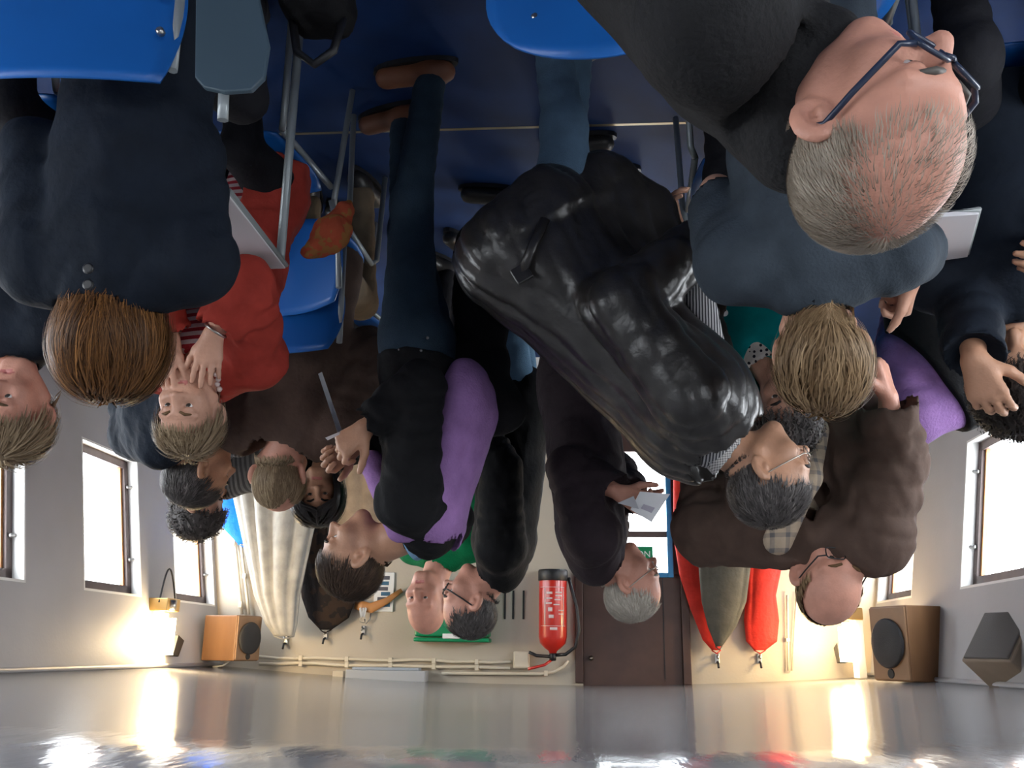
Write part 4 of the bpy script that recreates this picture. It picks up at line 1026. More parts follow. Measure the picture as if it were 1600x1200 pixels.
S.plane(A(760, 345, 2.5), unit(A(700, 320, 2.5) - A(800, 420, 2.5)), 0.01)
def drape(X, Y, Z, T=P5):
    a = X * T['br'][0] + Y * T['br'][1] + Z * T['br'][2]; b = X * T['bf'][0] + Y * T['bf'][1] + Z * T['bf'][2]; c = X * T['up'][0] + Y * T['up'][1] + Z * T['up'][2]
    return -0.008 * np.abs(np.sin(48 * a + 30 * b + 1.8 * np.sin(5 * c + 5 * a))) ** 0.6 - 0.004 * np.abs(np.sin(40 * b - 18 * a + 10 * c)) + 0.007
wear(P5, 'leather_jacket', S, M_leather, 0.0075, drape)
glasses(P5['root'], P5['P'], 1.04, P5['fr'], M_wire, 0.0016)
q0, q1 = A(852, 342, 2.36), A(815, 428, 2.36)
MB().tube([q0, lerp(q0, q1, 0.5) + V(0, -0.01, 0), q1], 0.014, 8, flat=((0, 1, 0), 0.4)).build('jacket_strap', M_leather, P5['root'], True)
MB().box(q1, V(0.02, 0, 0.012), V(0, 0.006, 0), V(-0.012, 0, 0.02)).build('strap_buckle', M_leather, P5['root'], False, 0.003)

# 6 the man with the lilac jumper over his shoulders, reading a paper
nb = A(668, 828, 2.92)
P6 = person('man in a black jacket with a lilac jumper over his shoulders, reading a paper', A(554, 872, 2.98), (104, -42, 0), nb=nb, pv=A(655, 545, 2.95), byaw=80, s=1.03, sk='tan', hair=('short', 'darkbrown'), hairn=2600, hairw=0.0016, hairlen=0.03, stand=True, trousers=C_denim, shoes=M_brownshoe,
            feet={'R': A(672, 118, 2.85), 'L': A(632, 190, 3.12), 'Rt': A(600, 112, 2.88), 'Lt': A(560, 178, 3.2)}, voxel=0.0045,
            arms={'R': (A(655, 605, 2.72), A(572, 668, 2.72), hand(curl=(50, 55, 35), n=V(0.2, 0.6, 0.3), t=V(0.5, 0.1, 0.9))), 'L': (A(640, 650, 3.05), A(552, 700, 3.0), hand(curl=(55, 60, 40), n=V(0.3, -0.8, 0.2), t=V(0.2, 0, 1)))})
S = garment(P6, 0.022, hem=0.0, sl=1.15, amp=0.005, wl=0.06, seed=5); S.plane(A(650, 560, 2.9), (0, 0, -1))
wear(P6, 'jacket', S, C_black, 0.008, folds(0.003, 0.12, 5))
S = SDF(); s_ = P6
for q in 'LR': S.cone(P6['nb'] + P6['up'] * 0.0, P6['sh' + q], 0.072, 0.080, k=0.04)
S.cone(P6['nb'] - P6['up'] * 0.05 - P6['bf'] * 0.05, lerp(P6['nb'], P6['pv'], 0.62) - P6['bf'] * 0.16, 0.13, 0.16, k=0.05, flat=(P6['bf'], 0.5))
for q in (-1, 1): S.cone(P6['nb'] + P6['br'] * q * 0.09 + P6['bf'] * 0.05, P6['nb'] + P6['br'] * q * 0.06 + P6['bf'] * 0.15 - P6['up'] * 0.22, 0.05, 0.04, k=0.03)
S.cone(P6['nb'] + P6['up'] * 0.02, P6['hd'], 0.10, 0.10, k=0.01, mode='s')
S.cone(P6['shR'] - P6['up'] * 0.12 + P6['bf'] * 0.02, P6['shR'] - P6['up'] * 0.4, 0.085, 0.085, k=0.02, mode='s')
wear(P6, 'draped_jumper', S, C_purple, 0.009, folds(0.002, 0.14, 9))
ring(P6, 0.058, -0.005, 0.060).build('shirt_collar', C_shirtblue, P6['root'], True)
S = SDF(); S.cone(A(752, 640, 3.02), A(748, 380, 3.05), 0.10, 0.085, k=0.03, flat=(V(0, 1, 0), 0.5), amp=0.008, wl=0.12); S.cone(A(720, 560, 3.0), A(790, 640, 3.02), 0.06, 0.07, k=0.05)
wear(P6, 'coat_over_arm', S, C_black, 0.011)

MB().tube([A(622, 532, 2.80), A(640, 536, 2.79), A(662, 541, 2.80)], 0.004, 6).build('pocket_zip', mat('brass_zip', (0.35, 0.26, 0.12), 0.4, 0.6), P6['root'], True)
MB().tube([A(612, 532, 2.80), A(610, 546, 2.80), A(622, 552, 2.79), A(660, 553, 2.79)], 0.003, 6).build('pocket_seam', C_dark, P6['root'], True)
for (px, py) in ((624, 547), (658, 548), (668, 528)): MB().lathe(A(px, py, 2.785), (0, -1, 0.1), [(0, 0.005), (0.003, 0.005), (0.005, 0.002)], 10).build('rivet', M_steel, P6['root'], True)

# 7, 8 two men in front of the first-aid box
P7 = person('bald man in a green jumper in front of the green first-aid box', A(666, 945, 4.40), (165, -14, 0), nb=A(692, 872, 4.45), byaw=150, sk='pink', stand=True, trousers=C_dark, hairn=500, s=1.06)
wear(P7, 'jumper', garment(P7, 0.014), C_green, 0.011)
P8 = person('grey-haired man with dark glasses in a black jacket, next to the bald man', A(735, 944, 3.90), (97, -28, 5), nb=A(783, 888, 3.87), pv=A(806, 655, 3.91), byaw=92, s=1.08, sk='pink', hair=('receding', 'darkgrey'), hairn=1500, hairlen=0.02, hairw=0.002, stand=True, trousers=C_ltdenim)
wear(P8, 'jacket', garment(P8, 0.026, hem=0.05, sl=1.1, amp=0.005, seed=3), C_black, 0.010, folds(0.003, 0.12, 3))
glasses(P8['root'], P8['P'], 1.08, P8['fr'], M_black, 0.0026)
ring(P8, 0.06, -0.01, 0.05).build('shirt_collar', C_greystripe, P8['root'], True)

# 9 the white-haired man with a paper
nb = A(930, 872, 3.45)
P9 = person('white-haired man in a dark plum jacket standing sideways before the brown door', A(986, 914, 3.52), (-97, -34, 0), nb=nb, pv=A(905, 610, 3.5), byaw=-92, s=1.02, sk='pink', hair=('receding', 'silver'), hairn=3200, hairw=0.0014, hairlen=0.020, stand=True, trousers=C_dark,
            arms={'L': (A(892, 735, 3.30), A(968, 770, 3.25), hand(curl=(45, 45, 30))), 'R': (A(960, 740, 3.68), A(990, 775, 3.5), hand(curl=(45, 45, 30)))})
wear(P9, 'jacket', garment(P9, 0.028, hem=0.06, sl=1.15, amp=0.006, seed=8, wide=1.05), C_plum, 0.010, folds(0.004, 0.12, 8))
ring(P9, 0.06, -0.01, 0.045).build('shirt_collar', C_pink, P9['root'], True)
glasses(P9['root'], P9['P'], 1.02, P9['fr'], M_wire, 0.0016)

# 10 the tall stooping man in brown
nb = A(1225, 835, 3.20)
P10 = person('tall bald man in an open brown jacket and plaid shirt, stooping beside the bright lamp', A(1297, 903, 3.12), (-165, -26, -9), nb=nb, pv=A(1215, 612, 3.58), byaw=-140, s=1.17, sk='pink', hair=('fringe', 'lightbrown'), hairn=1500, hairw=0.0018, hairlen=0.024, stand=True, trousers=C_dark, width=1.05, sh={'L': A(1362, 840, 3.06), 'R': A(1105, 830, 3.32)},
             arms={'L': (A(1396, 722, 3.02), A(1388, 622, 2.95), hand(d=V(0.2, -0.15, -1), curl=(55, 60, 40), n=V(0.8, 0.5, 0), t=V(0, -1, 0.1), s=1.1)), 'R': (A(1120, 700, 3.48), A(1150, 640, 3.42), hand())})
S = garment(P10, 0.012, hem=0.05, arms=False, collar=0.03)
S.cone(A(1215, 845, 3.06), A(1262, 745, 2.96), 0.045, 0.04, k=0.03); S.cone(A(1262, 745, 2.98), A(1276, 672, 3.06), 0.04, 0.04, k=0.03)
wear(P10, 'shirt', S, C_plaid, 0.011)
S = garment(P10, 0.034, hem=0.12, sl=1.15, amp=0.007, wl=0.06, seed=4, collar=0.0)
S.cone(P10['shL'], A(1330, 640, 3.06), 0.09, 0.07, k=0.06, flat=(V(0, 1, 0), 0.5)); S.cone(lerp(P10['shL'], P10['shR'], 0.3), A(1310, 650, 3.10), 0.08, 0.06, k=0.06, flat=(V(0, 1, 0), 0.5))
S.cone(P10['nb'] + P10['bf'] * 0.1, P10['nb'] + P10['bf'] * 0.2 - P10['up'] * 0.1, 0.07, 0.03, k=0.01, mode='s')
wear(P10, 'jacket', S, C_taupe, 0.009, folds(0.004, 0.12, 14))
glasses(P10['root'], P10['P'], 1.17, P10['fr'], M_black, 0.0018)

# 11 the man with the hand on his forehead, cut by the edge
nb = A(1590, 455, 2.38)
P11 = person('man with dark curly hair holding a hand to his face, cut off by the edge', A(1582, 590, 2.44), (166, -32, 0), nb=nb, pv=V(nb[0] - 0.02, 2.42, 0.56), byaw=170, s=1.10, thigh=0.30, shin=-0.05, sk='tan', hair=('curly', 'dark'), hairn=1500, hairw=0.003, trousers=C_dark,
             arms={'L': (A(1508, 430, 2.46), A(1522, 560, 2.26), hand(d=V(-0.25, 0.05, 1), n=V(-0.6, 0.8, 0.1), t=V(-0.5, 0.4, 0.3), curl=(30, 40, 25))), 'R': (A(1680, 330, 2.38), A(1650, 380, 2.23), hand())})
wear(P11, 'jacket', garment(P11, 0.03, hem=0.05, amp=0.004, arms=True), C_navy, 0.009)

# 12 the hunched person in black and purple
nb = A(1492, 622, 3.25)
P12 = person('hunched person in a black waistcoat with purple sleeves, head hidden', A(1480, 590, 3.50), (20, -60, 0), nb=nb, pv=V(nb[0] + 0.02, 3.17, 0.56), byaw=8, s=1.12, thigh=0.28, hair=('short', 'dark'), hairn=900, trousers=C_dark, face=False, sh={'R': A(1420, 655, 3.22)},
             arms={'L': (A(1550, 560, 3.30), A(1515, 540, 3.20), hand(d=V(0.2, -0.3, -0.8))), 'R': (A(1402, 560, 3.25), A(1410, 480, 3.40), hand())})
wear(P12, 'jumper', garment(P12, 0.02, hem=0.04, sl=1.15, amp=0.005), C_dkpurple, 0.011)
S = garment(P12, 0.036, hem=0.03, arms=False, wide=1.04); S.plane(A(1446, 600, 3.25), (1, 0, 0.7)); wear(P12, 'waistcoat', S, C_black, 0.011)

# 13 the woman in red with her hands over her mouth
nb = A(318, 590, 2.60)
up_ = V(0, 0, 1)
P13 = person('woman in a red jacket holding both hands over her mouth', A(296, 648, 2.46), (180, -2, -2), nb=nb, pv=V(nb[0] - 0.06, 2.72, 0.56), byaw=168, s=0.95, thigh=0.22, shin=0.0, legyaw=160, sk='fair', fem=True, hair=('mop', 'ashblond'), hairn=2200, hairw=0.0022, hairlen=0.085, trousers=C_dark, voxel=0.0045, brow=HAIR['lightbrown'], hs=0.91,
             arms={'R': (A(385, 448, 2.34), A(334, 520, 2.36), hand(d=V(0.10, 0.02, 1), n=V(0.25, 0.95, 0.1), t=V(0.95, -0.1, 0), curl=(8, 14, 10), spread=0.1, s=0.92, thumb=(0.8, 0.55, 0.1))),
                   'L': (A(235, 455, 2.34), A(266, 528, 2.37), hand(d=V(0.08, 0.02, 1), n=V(-0.35, 0.95, 0.1), t=V(-0.95, -0.2, 0), curl=(8, 14, 10), spread=0.05, s=0.92, thumb=(0.8, 0.45, 0.1)))})
wear(P13, 'top', garment(P13, 0.010, hem=0.0, arms=False, collar=0.01), C_redstripe, 0.010)
S = garment(P13, 0.024, hem=0.10, sl=1.2, amp=0.007, wl=0.07, seed=1)
S.box(lerp(P13['nb'], P13['pv'], 0.45) + P13['bf'] * 0.16, (P13['br'], P13['bf'], P13['up']), (0.045, 0.13, 0.5), 0.02, 0.01, 's')
wear(P13, 'jacket', S, C_red, 0.008, folds(0.004, 0.11, 2))
n_ = 18
M_bead2 = mat('pale_necklace_bead', (0.62, 0.50, 0.46), 0.3)
for i in range(7):
    p = lerp(A(337, 562, 2.42), A(343, 608, 2.44), i / 6.0) + V(0.004 * (i % 2), 0, 0)
    MB().lathe(p - V(0, 0, 0.007), (0, 0, 1), [(0, 0.003), (0.003, 0.0065), (0.007, 0.008), (0.011, 0.0065), (0.014, 0.003)], 8).build('necklace_bead', M_bead2, P13['root'], True)
def bracelet(c, ax, r, m, name):
    ax = unit(ax); e1 = unit(np.cross(ax, V(0.1, 0.9, 0.2))); e2 = np.cross(ax, e1)
    MB().tube([c + r * (math.cos(a) * e1 + math.sin(a) * e2) for a in np.linspace(0, 2 * math.pi, 16, False)], 0.004, 6, True).build(name, m, P13['root'], True)
bracelet(lerp(P13['wrR'], P13['elR'], 0.05), P13['wrR'] - P13['elR'], 0.030, M_steel, 'bracelet')
bracelet(lerp(P13['wrL'], P13['elL'], 0.05), P13['wrL'] - P13['elL'], 0.030, M_black, 'wristband')

# 14 the fair-haired woman at the right edge
nb = A(8, 545, 2.42)
P14 = person('woman with fair hair, navy jacket and patterned scarf, cut off by the edge', A(22, 645, 2.36), (178, -16, -8), nb=nb, pv=V(nb[0], 2.5, 0.56), byaw=165, s=1.0, thigh=0.28, shin=-0.02, sk='pink', fem=True, hair=('mop', 'ashblond'), hairn=2000, hairw=0.0025, hairlen=0.09, trousers=C_dark,
             arms={'R': (A(85, 420, 2.3), A(18, 395, 2.26), hand(curl=(40, 40, 30))), 'L': (A(-90, 430, 2.3), A(-30, 340, 2.25), hand(curl=(40, 40, 30)))})
wear(P14, 'jacket', garment(P14, 0.028, hem=0.05, sl=1.15, amp=0.005), C_navy, 0.009, folds(0.003, 0.12, 21))
S = SDF(); s2 = P14
for i in range(10):
    a, b = i / 10 * 2 * math.pi, (i + 1) / 10 * 2 * math.pi
    f_ = lambda q: s2['nb'] + 0.072 * (math.cos(q) * s2['bf'] + math.sin(q) * s2['br']) + s2['up'] * (0.035 - 0.03 * math.cos(q))
    S.cone(f_(a), f_(b), 0.024, k=0.015)
S.cone(s2['nb'] + s2['bf'] * 0.095 - s2['up'] * 0.01, s2['nb'] + s2['bf'] * 0.15 - s2['up'] * 0.22 + s2['br'] * 0.03, 0.026, 0.034, k=0.02)
wear(P14, 'scarf', S, C_scarf, 0.007, folds(0.004, 0.04, 6))

# 15 - 18 the rows further back on the right
nb = A(252, 690, 3.35)
P15 = person('man in a dark blue jacket with greying dark hair behind the woman in red', A(310, 738, 3.51), (-48, 2, 5), nb=nb, pv=V(nb[0] + 0.06, 3.30, 0.56), byaw=-40, s=1.13, thigh=0.28, shin=-0.02, legyaw=0, arms={'L': (nb + V(-0.10, -0.16, -0.33), nb + V(-0.02, 0.06, -0.42), {}), 'R': (nb + V(0.22, 0.14, -0.33), nb + V(0.10, 0.30, -0.40), {})}, sk='tan', hair=('short', 'darkgrey'), hairn=2200, hairw=0.002, hairlen=0.03, trousers=C_dark)
wear(P15, 'jacket', garment(P15, 0.028, hem=0.04, sl=1.1), C_navy, 0.011, folds(0.003, 0.12, 31))
P16 = person('dark-haired man in a grey striped shirt, his hair against the far window', A(308, 793, 4.17), (-72, -34, 0), nb=A(352, 752, 4.27), byaw=-120, s=1.10, sk='fair', legyaw=178, thigh=0.28, shin=-0.02, hair=('curly', 'darkgrey'), hairn=1000, hairw=0.004, hairlen=0.03, trousers=C_dark,
             arms={'L': (A(392, 668, 3.97), A(372, 700, 3.80), hand(d=V(0.5, -0.1, -0.8), curl=(15, 20, 15))), 'R': (A(300, 690, 4.32), A(310, 650, 4.12), hand())})
wear(P16, 'striped_shirt', garment(P16, 0.014, amp=0.005), C_greystripe, 0.010)
nb = A(452, 690, 3.42)
P17 = person('man with thinning brown hair in a dark brown coat, seen from behind', A(438, 742, 3.48), (-6, -22, 0), nb=nb, pv=V(nb[0] - 0.02, 3.40, 0.56), byaw=-2, s=1.12, thigh=0.30, shin=-0.06, sk='pink', hair=('crownbald', 'ashblond'), hairn=2000, hairw=0.002, trousers=C_beige, face=False, width=1.05)
wear(P17, 'coat', garment(P17, 0.036, hem=0.10, collar=0.03, sl=1.1), C_brown, 0.011, folds(0.003, 0.14, 41))
P18 = person('woman with long black hair and dark top beside the brown-coated man\'s head', A(497, 777, 4.22), (194, 2, 5), nb=A(512, 715, 4.32), byaw=170, s=1.04, sk='tan', thigh=0.25, shin=-0.02, fem=True, hair=('long', 'black'), hairn=1600, hairw=0.004, hairlen=0.24, trousers=C_dark)
wear(P18, 'top', garment(P18, 0.016), C_black, 0.011)

# ------------------------------------------------------------------ chairs
M_chair = mat('blue_plastic_shell', (0.010, 0.115, 0.42), 0.38, var=0.08, vscale=4)
M_tablet = mat('white_writing_board', (0.62, 0.60, 0.62), 0.45); M_tabedge = mat('grey_board_edge', (0.22, 0.24, 0.24), 0.5)
def shell(fn, nu, nv, th):
    """a curved rounded sheet of thickness th; fn(u, v) -> point for u, v in [-1, 1]"""
    v = []; f = []
    P = [[fn(-1 + 2 * i / nu, -1 + 2 * j / nv) for j in range(nv + 1)] for i in range(nu + 1)]
    def nrm(i, j):
        a = P[min(i + 1, nu)][j] - P[max(i - 1, 0)][j]; b = P[i][min(j + 1, nv)] - P[i][max(j - 1, 0)]
        return unit(np.cross(a, b))
    for sgn in (0.5, -0.5):
        for i in range(nu + 1):
            for j in range(nv + 1): v.append(P[i][j] + nrm(i, j) * th * sgn)
    o = (nu + 1) * (nv + 1); ix = lambda i, j: i * (nv + 1) + j
    for i in range(nu):
        for j in range(nv):
            q = (ix(i, j), ix(i + 1, j), ix(i + 1, j + 1), ix(i, j + 1)); f.append(q); f.append(tuple(o + k for k in q[::-1]))
    rim = [(i, 0) for i in range(nu)] + [(nu, j) for j in range(nv)] + [(i, nv) for i in range(nu, 0, -1)] + [(0, j) for j in range(nv, 0, -1)]
    for a, b in zip(rim, rim[1:] + rim[:1]): f.append((ix(*b), ix(*a), o + ix(*a), o + ix(*b)))
    return v, f
def squircle(u, v, k=0.42):
    return u * math.sqrt(1 - k * v * v), v * math.sqrt(1 - k * u * u)
def chair(x, y, yaw, label, hw=0.235, top=0.83, back=0.24, low=0.50, rnd=0.30, group=None, post=0.0):
    r = root('stacking_chair', (x, y, 0), label, 'chair', group or 'blue stacking chairs in the room')
    R, Fv, U = frame(yaw); B = V(x, y, 0)
    L = lambda a, b, c: B + R * a + Fv * b + U * c
    def seat(u, v):
        a, b = squircle(u, v, 0.25)
        return L(a * 0.20, b * 0.20, 0.432 + 0.006 * a * a - 0.02 * max(0, b) ** 3 + 0.006 * max(0, -b) ** 3)
    v, f = shell(seat, 12, 12, 0.008); link('seat', v, f, M_chair, r)
    def bk(u, v_):
        a, b = squircle(u, v_, rnd)
        return L(a * hw, -back - 0.02 - 0.035 * (b + 1) + 0.05 * a * a, (top + low) / 2 + b * (top - low) / 2)
    v, f = shell(bk, 16, 12, 0.008); link('backrest', v, f, M_chair, r)
    for q in (-1, 1):
        MB().tube([L(q * 0.20, 0.19, 0.425), L(q * 0.215, 0.215, 0.40), L(q * 0.225, 0.24, 0.01)], 0.011, 8).build('leg', M_tube, r, 'auto')
        MB().tube([L(q * 0.225, -0.26, 0.01), L(q * 0.215, -0.20, 0.42), L(q * 0.20, -0.215, 0.50)], 0.011, 8).build('leg', M_tube, r, 'auto')
        MB().tube([L(q * 0.20, 0.19, 0.425), L(q * 0.20, -0.19, 0.425)], 0.011, 8).build('side_rail', M_tube, r, 'auto')
        MB().tube([L(q * 0.20, -0.20, 0.47), L(q * (hw - 0.02 - post), -back - 0.0, 0.56), L(q * (hw - 0.01 - post), -back - 0.055 + 0.04, top - 0.06 - post)], 0.011, 8).build('back_post', M_tube, r, 'auto')
        for zz in (0.60, 0.70):
            MB().lathe(L(q * (hw - 0.03 - post), -back - 0.045, zz), -Fv, [(0, 0.009), (0.012, 0.009), (0.016, 0.005)], 8).build('bolt', M_steel, r, 'auto')
    return r
def seat_for(T, yaw, label, dx=0.0, dy=0.0, **k):
    p = T['pv'] + frame(yaw)[0] * dx + frame(yaw)[1] * (0.02 + dy)
    return chair(p[0], p[1], yaw, label, **k)
c = at(75, 135, 1.72); chair(c[0], c[1] + 0.25, 2, 'blue plastic chair under the person with long brown hair', hw=0.27, rnd=0.14)
c = at(945, 122, 1.70); chair(c[0], c[1] + 0.27, -4, 'blue plastic chair with rounded back beside the leaning bespectacled man', hw=0.23, rnd=0.5, low=0.40, post=0.08)
seat_for(P3, -4, 'blue plastic chair under the person in the blue-grey polo shirt', dx=-0.06, top=0.69, low=0.48)
seat_for(P4, 178, 'blue plastic chair under the woman in teal', dy=-0.05)
seat_for(P11, 170, 'blue plastic chair under the man holding a hand to his face', dy=-0.05)
seat_for(P12, 8, 'blue plastic chair under the hunched person in black and purple')
seat_for(P13, 172, 'blue plastic chair under the woman in the red jacket', dy=-0.06, dx=-0.05)
seat_for(P14, 165, 'blue plastic chair under the fair-haired woman with the scarf', dy=-0.05, dx=-0.05)
seat_for(P15, 0, 'blue plastic chair under the man in the dark blue jacket', dy=-0.05, dx=0.04)
seat_for(P16, 178, 'blue plastic chair under the man in the grey striped shirt', dy=-0.05, dx=-0.06)
seat_for(P17, -2, 'blue plastic chair under the man in the dark brown coat', top=0.97, low=0.62)
seat_for(P18, 170, 'blue plastic chair under the woman with long black hair', dy=-0.05, dx=0.03)

# the writing board in front of the woman in red, on its post
b0, b1, b2, b3 = at(345, 285, 2.12), at(447, 421, 2.58), at(285, 424, 2.58), at(235, 300, 2.12)
zt = 0.93
def onz(px, py, z):
    d = FW + (px - 800) / F * CX + (600 - py) / F * CY; return CAM + d * ((z - CAM[2]) / d[2])
q = [onz(357, 306, zt), onz(446, 420, zt), onz(285, 425, zt), onz(268, 335, zt)]
wb = root('writing_board', (q[1][0], q[1][1], 0), 'white folding writing board in front of the woman in red', 'writing board')
MB().prism([p - V(0, 0, 0.012) for p in q], V(0, 0, 0.012)).build('board_top', M_tablet, wb, False, 0.002)
MB().tube([p - V(0, 0, 0.012) for p in q], 0.008, 8, True).build('board_edging', M_tabedge, wb, 'auto')
po = onz(438, 405, zt - 0.015); MB().tube([po, lerp(po, V(po[0], po[1], 0), 0.5), V(po[0], po[1], 0.008)], 0.013, 8).build('post', M_tube, wb, 'auto')
MB().lathe(V(po[0], po[1], 0), (0, 0, 1), [(0, 0.06), (0.01, 0.06), (0.02, 0.02)], 20).build('foot_plate', M_tube, wb, 'auto')
pc = onz(300, 402, zt + 0.001); pc2 = onz(330, 350, zt + 0.001)
pp = [onz(296, 420, zt + 0.002), onz(330, 420, zt + 0.002), onz(306, 395, zt + 0.002), onz(270, 398, zt + 0.002)]
tag(MB().prism(pp, V(0, 0, 0.001)).build('paper_sheet', mat('paper', (0.80, 0.80, 0.82), 0.6)), 'white sheet of paper lying on the writing board', 'paper')

wb2 = root('writing_board', onz(1475, 370, 0), 'white writing board half hidden beside the blue-grey polo sleeve', 'writing board')
q = [onz(1436, 413, 1.0), onz(1512, 402, 1.0), onz(1530, 335, 1.0), onz(1456, 340, 1.0)]
MB().prism([p - V(0, 0, 0.012) for p in q], V(0, 0, 0.012)).build('board_top', M_tablet, wb2, False, 0.002)
MB().tube([p - V(0, 0, 0.012) for p in q], 0.007, 8, True).build('board_edging', M_tabedge, wb2, 'auto')
po = lerp(q[0], q[1], 0.1) - V(0, 0.12, 0); MB().tube([po - V(0, 0, 0.015), V(po[0], po[1], 0.008)], 0.012, 8).build('post', M_tube, wb2, 'auto')
tag(MB().prism([at(-20, 352, 2.12), at(14, 355, 2.12), at(15, 391, 2.16), at(-20, 394, 2.16)], V(0, 0.0015, 0)).build('paper_sheet', mat('paper', (0.80, 0.80, 0.82), 0.6)), 'white paper in the hands of the fair-haired woman', 'paper')

# folded side board and the black bag between the chairs
M_side = mat('blue_grey_board', (0.045, 0.075, 0.10), 0.5)
pv_ = [(306, -60), (304, 120), (318, 136), (350, 143), (392, 140), (412, 120), (420, 70), (405, 0), (396, -60)]
fb_ = root('folded_writing_board', at(360, -60, 1.68), 'blue-grey writing board folded down beside the navy coat', 'writing board')
MB().prism([at(x, y, 1.68) for x, y in pv_], V(0, 0.015, 0)).build('board', M_side, fb_, False, 0.003)
MB().tube([at(350, 135, 1.70), at(348, 188, 1.71)], 0.012, 8).build('hinge_tube', M_tube, fb_, 'auto')
MB().tube([at(356, -60, 1.70), V(at(356, -60, 1.70)[0], 1.70, 0.01)], 0.012, 8).build('support_tube', M_tube, fb_, 'auto')
S = SDF(); c = V(0.72, 2.20, 0.16)
S.box(c, (V(1, 0, 0), V(0, 1, 0), V(0, 0, 1)), (0.09, 0.10, 0.16), 0.05, 0.02)
v, f = S.mesh(0.012, folds(0.006, 0.1, 3))
bg_ = root('black_bag', (c[0], c[1], 0), 'black bag standing on the floor by the folded board', 'bag')
link('bag_body', v, f, C_black, bg_)
MB().tube([c + V(-0.07, 0, 0.14), c + V(-0.05, 0, 0.24), c + V(0.0, 0, 0.28), c + V(0.05, 0, 0.24), c + V(0.07, 0, 0.14)], 0.012, 8).build('handle', M_black, bg_, True)

# the orange scarf over a chair
S = SDF(); a_, b_, c_ = at(545, 318, 2.64), at(520, 365, 2.62), at(484, 394, 2.60)
S.cone(a_, b_, 0.02, 0.05, k=0.03, amp=0.004, wl=0.06); S.cone(b_, c_, 0.05, 0.028, k=0.03, amp=0.004, wl=0.06, seed=2)
v, f = S.mesh(0.007, folds(0.005, 0.07, 4))
sc_ = root('scarf', V(b_[0], b_[1], b_[2] - 0.1), 'orange-red patterned scarf hanging down beside the red jacket', 'scarf')
link('scarf_cloth', v, f, cloth('orange_scarf', (0.30, 0.055, 0.025), pattern=('blotch', (0.24, 0.10, 0.03), 30)), sc_)

# papers in hands
M_paper = mat('paper', (0.80, 0.80, 0.82), 0.6)
def sheet(pts, label, name='paper_sheet', print_=None):
    o = MB().prism(pts, V(0, 0.0012, 0)).build(name, M_paper); return tag(o, label, 'paper')
sheet([at(497, 584, 2.80), at(503, 581, 3.0), at(534, 672, 3.0), at(528, 678, 2.80)], 'folded white paper held by the man with the lilac jumper')
sheet([at(508, 684, 2.66), at(532, 674, 2.66), at(530, 679, 2.69), at(512, 688, 2.69)], 'small slip of paper between the reading man\'s fingers')
pf = root('paper_form', at(1010, 790, 3.3), 'white printed paper held up by the white-haired man', 'paper')
Q = [at(1000, 768, 3.19), at(1047, 772, 3.22), at(1018, 816, 3.22), at(985, 796, 3.19)]
MB().prism(Q, V(0, 0.002, 0)).build('sheet', M_paper, pf)
Q2 = [lerp(lerp(Q[0], Q[3], 0.55), lerp(Q[1], Q[2], 0.55), t) for t in (0.35, 0.8)]; Q3 = [lerp(lerp(Q[0], Q[3], 0.75), lerp(Q[1], Q[2], 0.75), t) for t in (0.8, 0.35)]
MB().prism([p - V(0, 0.003, 0) for p in Q2 + Q3], V(0, 0.001, 0)).build('printed_block', mat('print_lilac', (0.45, 0.42, 0.50), 0.6), pf)
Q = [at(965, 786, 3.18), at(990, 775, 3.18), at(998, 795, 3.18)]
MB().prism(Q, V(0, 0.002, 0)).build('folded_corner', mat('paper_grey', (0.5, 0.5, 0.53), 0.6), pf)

# ------------------------------------------------------------------ clothes on the wall hooks
def hung(name, label, cat, prof, m, parts=(), nf=9, amp=0.16, seed=0, depth=0.09, off=0.0):
    """prof: list of (left px, right px, py) outline rows in the photo frame on the wall, from the hook down"""
    rng = random.Random(seed); Yw = YB - depth - 0.02 - off
    rows = [(at(a, y, Yw), at(b, y, Yw)) for a, b, y in prof]
    r = root(name, (rows[-1][0] + rows[-1][1]) / 2, label, cat)
    n = 64; v = []; f = []
    K = 5; fine = []
    for i in range(len(rows) - 1):
        for k in range(K): fine.append((lerp(rows[i][0], rows[i + 1][0], k / K), lerp(rows[i][1], rows[i + 1][1], k / K)))
    fine.append(rows[-1])
    for i, (a, b) in enumerate(fine):
        c = (a + b) / 2; w = np.linalg.norm(a - b) / 2; t = i / (len(fine) - 1)
        for k in range(n):
            th = 2 * math.pi * k / n
            fo = 1 + amp * math.sqrt(t) * (2.0 * abs(math.sin(0.5 * nf * th + 0.9 * math.sin(2 * th + seed) + 0.5 * t)) ** 0.8 - 1.25)
            dy = depth * min(1, 0.35 + 1.2 * t) * math.sin(th) * fo
            v.append(c + V(w * math.cos(th) * (1 + 0.25 * (fo - 1)), min(dy, depth), 0))
    m_ = len(fine)
    for i in range(m_ - 1):
        for k in range(n):
            l = (k + 1) % n; f.append((i * n + k, i * n + l, (i + 1) * n + l, (i + 1) * n + k))
    f += [tuple(range(n))[::-1], tuple((m_ - 1) * n + k for k in range(n))]
    link(name + '_cloth', v, f, m, r)
    p = fine[0]; MB().tube([p[0], (p[0] + p[1]) / 2 + V(0, -0.02, 0.02), p[1]], 0.004, 6).build('hanging_loop', m, r, True)
    return r
M_coatg = cloth('pale_grey_coat', (0.40, 0.385, 0.35), b=(25, 0.3)); M_redc = cloth('red_coat_cloth', (0.52, 0.03, 0.02), 0.55); M_olive = cloth('grey_olive_coat', (0.085, 0.080, 0.065))
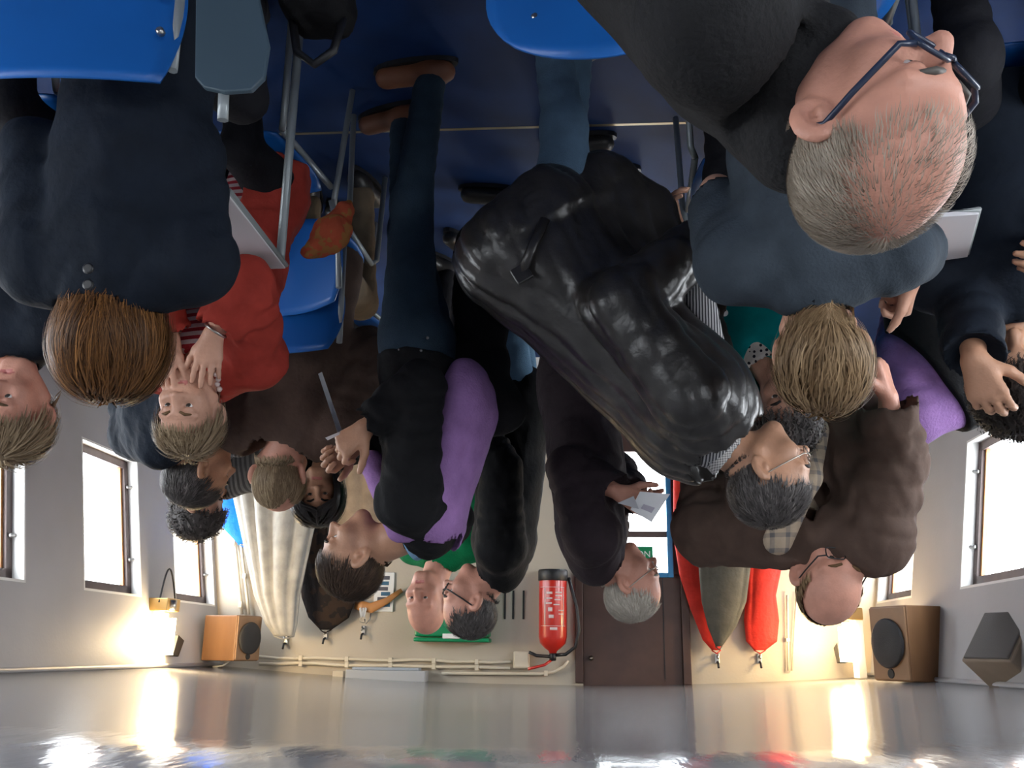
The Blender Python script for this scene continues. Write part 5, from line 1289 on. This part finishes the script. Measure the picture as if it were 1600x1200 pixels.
hung('long_coat', 'long pale grey coat hanging in folds on the back wall', 'coat', [(428, 460, 994), (415, 464, 975), (398, 468, 930), (388, 478, 880), (378, 488, 830), (368, 500, 780), (366, 506, 730), (370, 508, 640)], M_coatg, nf=12, amp=0.42, seed=1, depth=0.08, off=0.14)
hung('patterned_coat', 'dark patterned coat hanging beside the long grey coat', 'coat', [(500, 518, 984), (482, 545, 965), (472, 556, 935), (468, 540, 905), (466, 512, 870), (470, 510, 760)], cloth('dark_pattern_coat', (0.018, 0.014, 0.014), pattern=('blotch', (0.035, 0.022, 0.016), 14)), nf=6, amp=0.12, seed=2, depth=0.05)
hung('beige_jacket', 'crumpled beige jacket on the wall behind the black-haired woman', 'jacket', [(560, 575, 880), (535, 590, 860), (520, 598, 820), (518, 600, 770), (520, 600, 700)], cloth('beige_jacket_cloth', (0.34, 0.25, 0.17)), nf=7, amp=0.2, seed=3, depth=0.05)
hung('blue_jacket', 'bright blue jacket on the wall behind the long grey coat', 'jacket', [(372, 392, 850), (346, 398, 822), (338, 404, 790), (338, 408, 740), (340, 410, 680)], cloth('bright_blue_jacket', (0.0, 0.12, 0.62), 0.5), nf=5, amp=0.1, seed=4, depth=0.03, off=0.05)
hung('red_coat', 'long red coat hanging next to the brown door', 'coat', [(1112, 1126, 1016), (1098, 1128, 1000), (1078, 1130, 950), (1062, 1128, 900), (1054, 1120, 850), (1052, 1110, 790), (1052, 1110, 720)], M_redc, nf=6, amp=0.15, seed=5, depth=0.04)
hung('olive_coat', 'grey-olive coat hanging between the two red garments', 'coat', [(1118, 1128, 1010), (1106, 1150, 980), (1096, 1166, 940), (1092, 1172, 890), (1088, 1176, 830), (1086, 1176, 740)], M_olive, nf=6, amp=0.15, seed=6, depth=0.07, off=0.10)
hung('red_jacket', 'short red jacket on the hook farthest from the brown door', 'jacket', [(1178, 1196, 1016), (1166, 1214, 1002), (1163, 1217, 970), (1166, 1212, 930), (1166, 1222, 880), (1168, 1224, 800)], M_redc, nf=6, amp=0.15, seed=7, depth=0.04)

for o in bpy.data.objects:
    if '_w' in o: del o['_w']
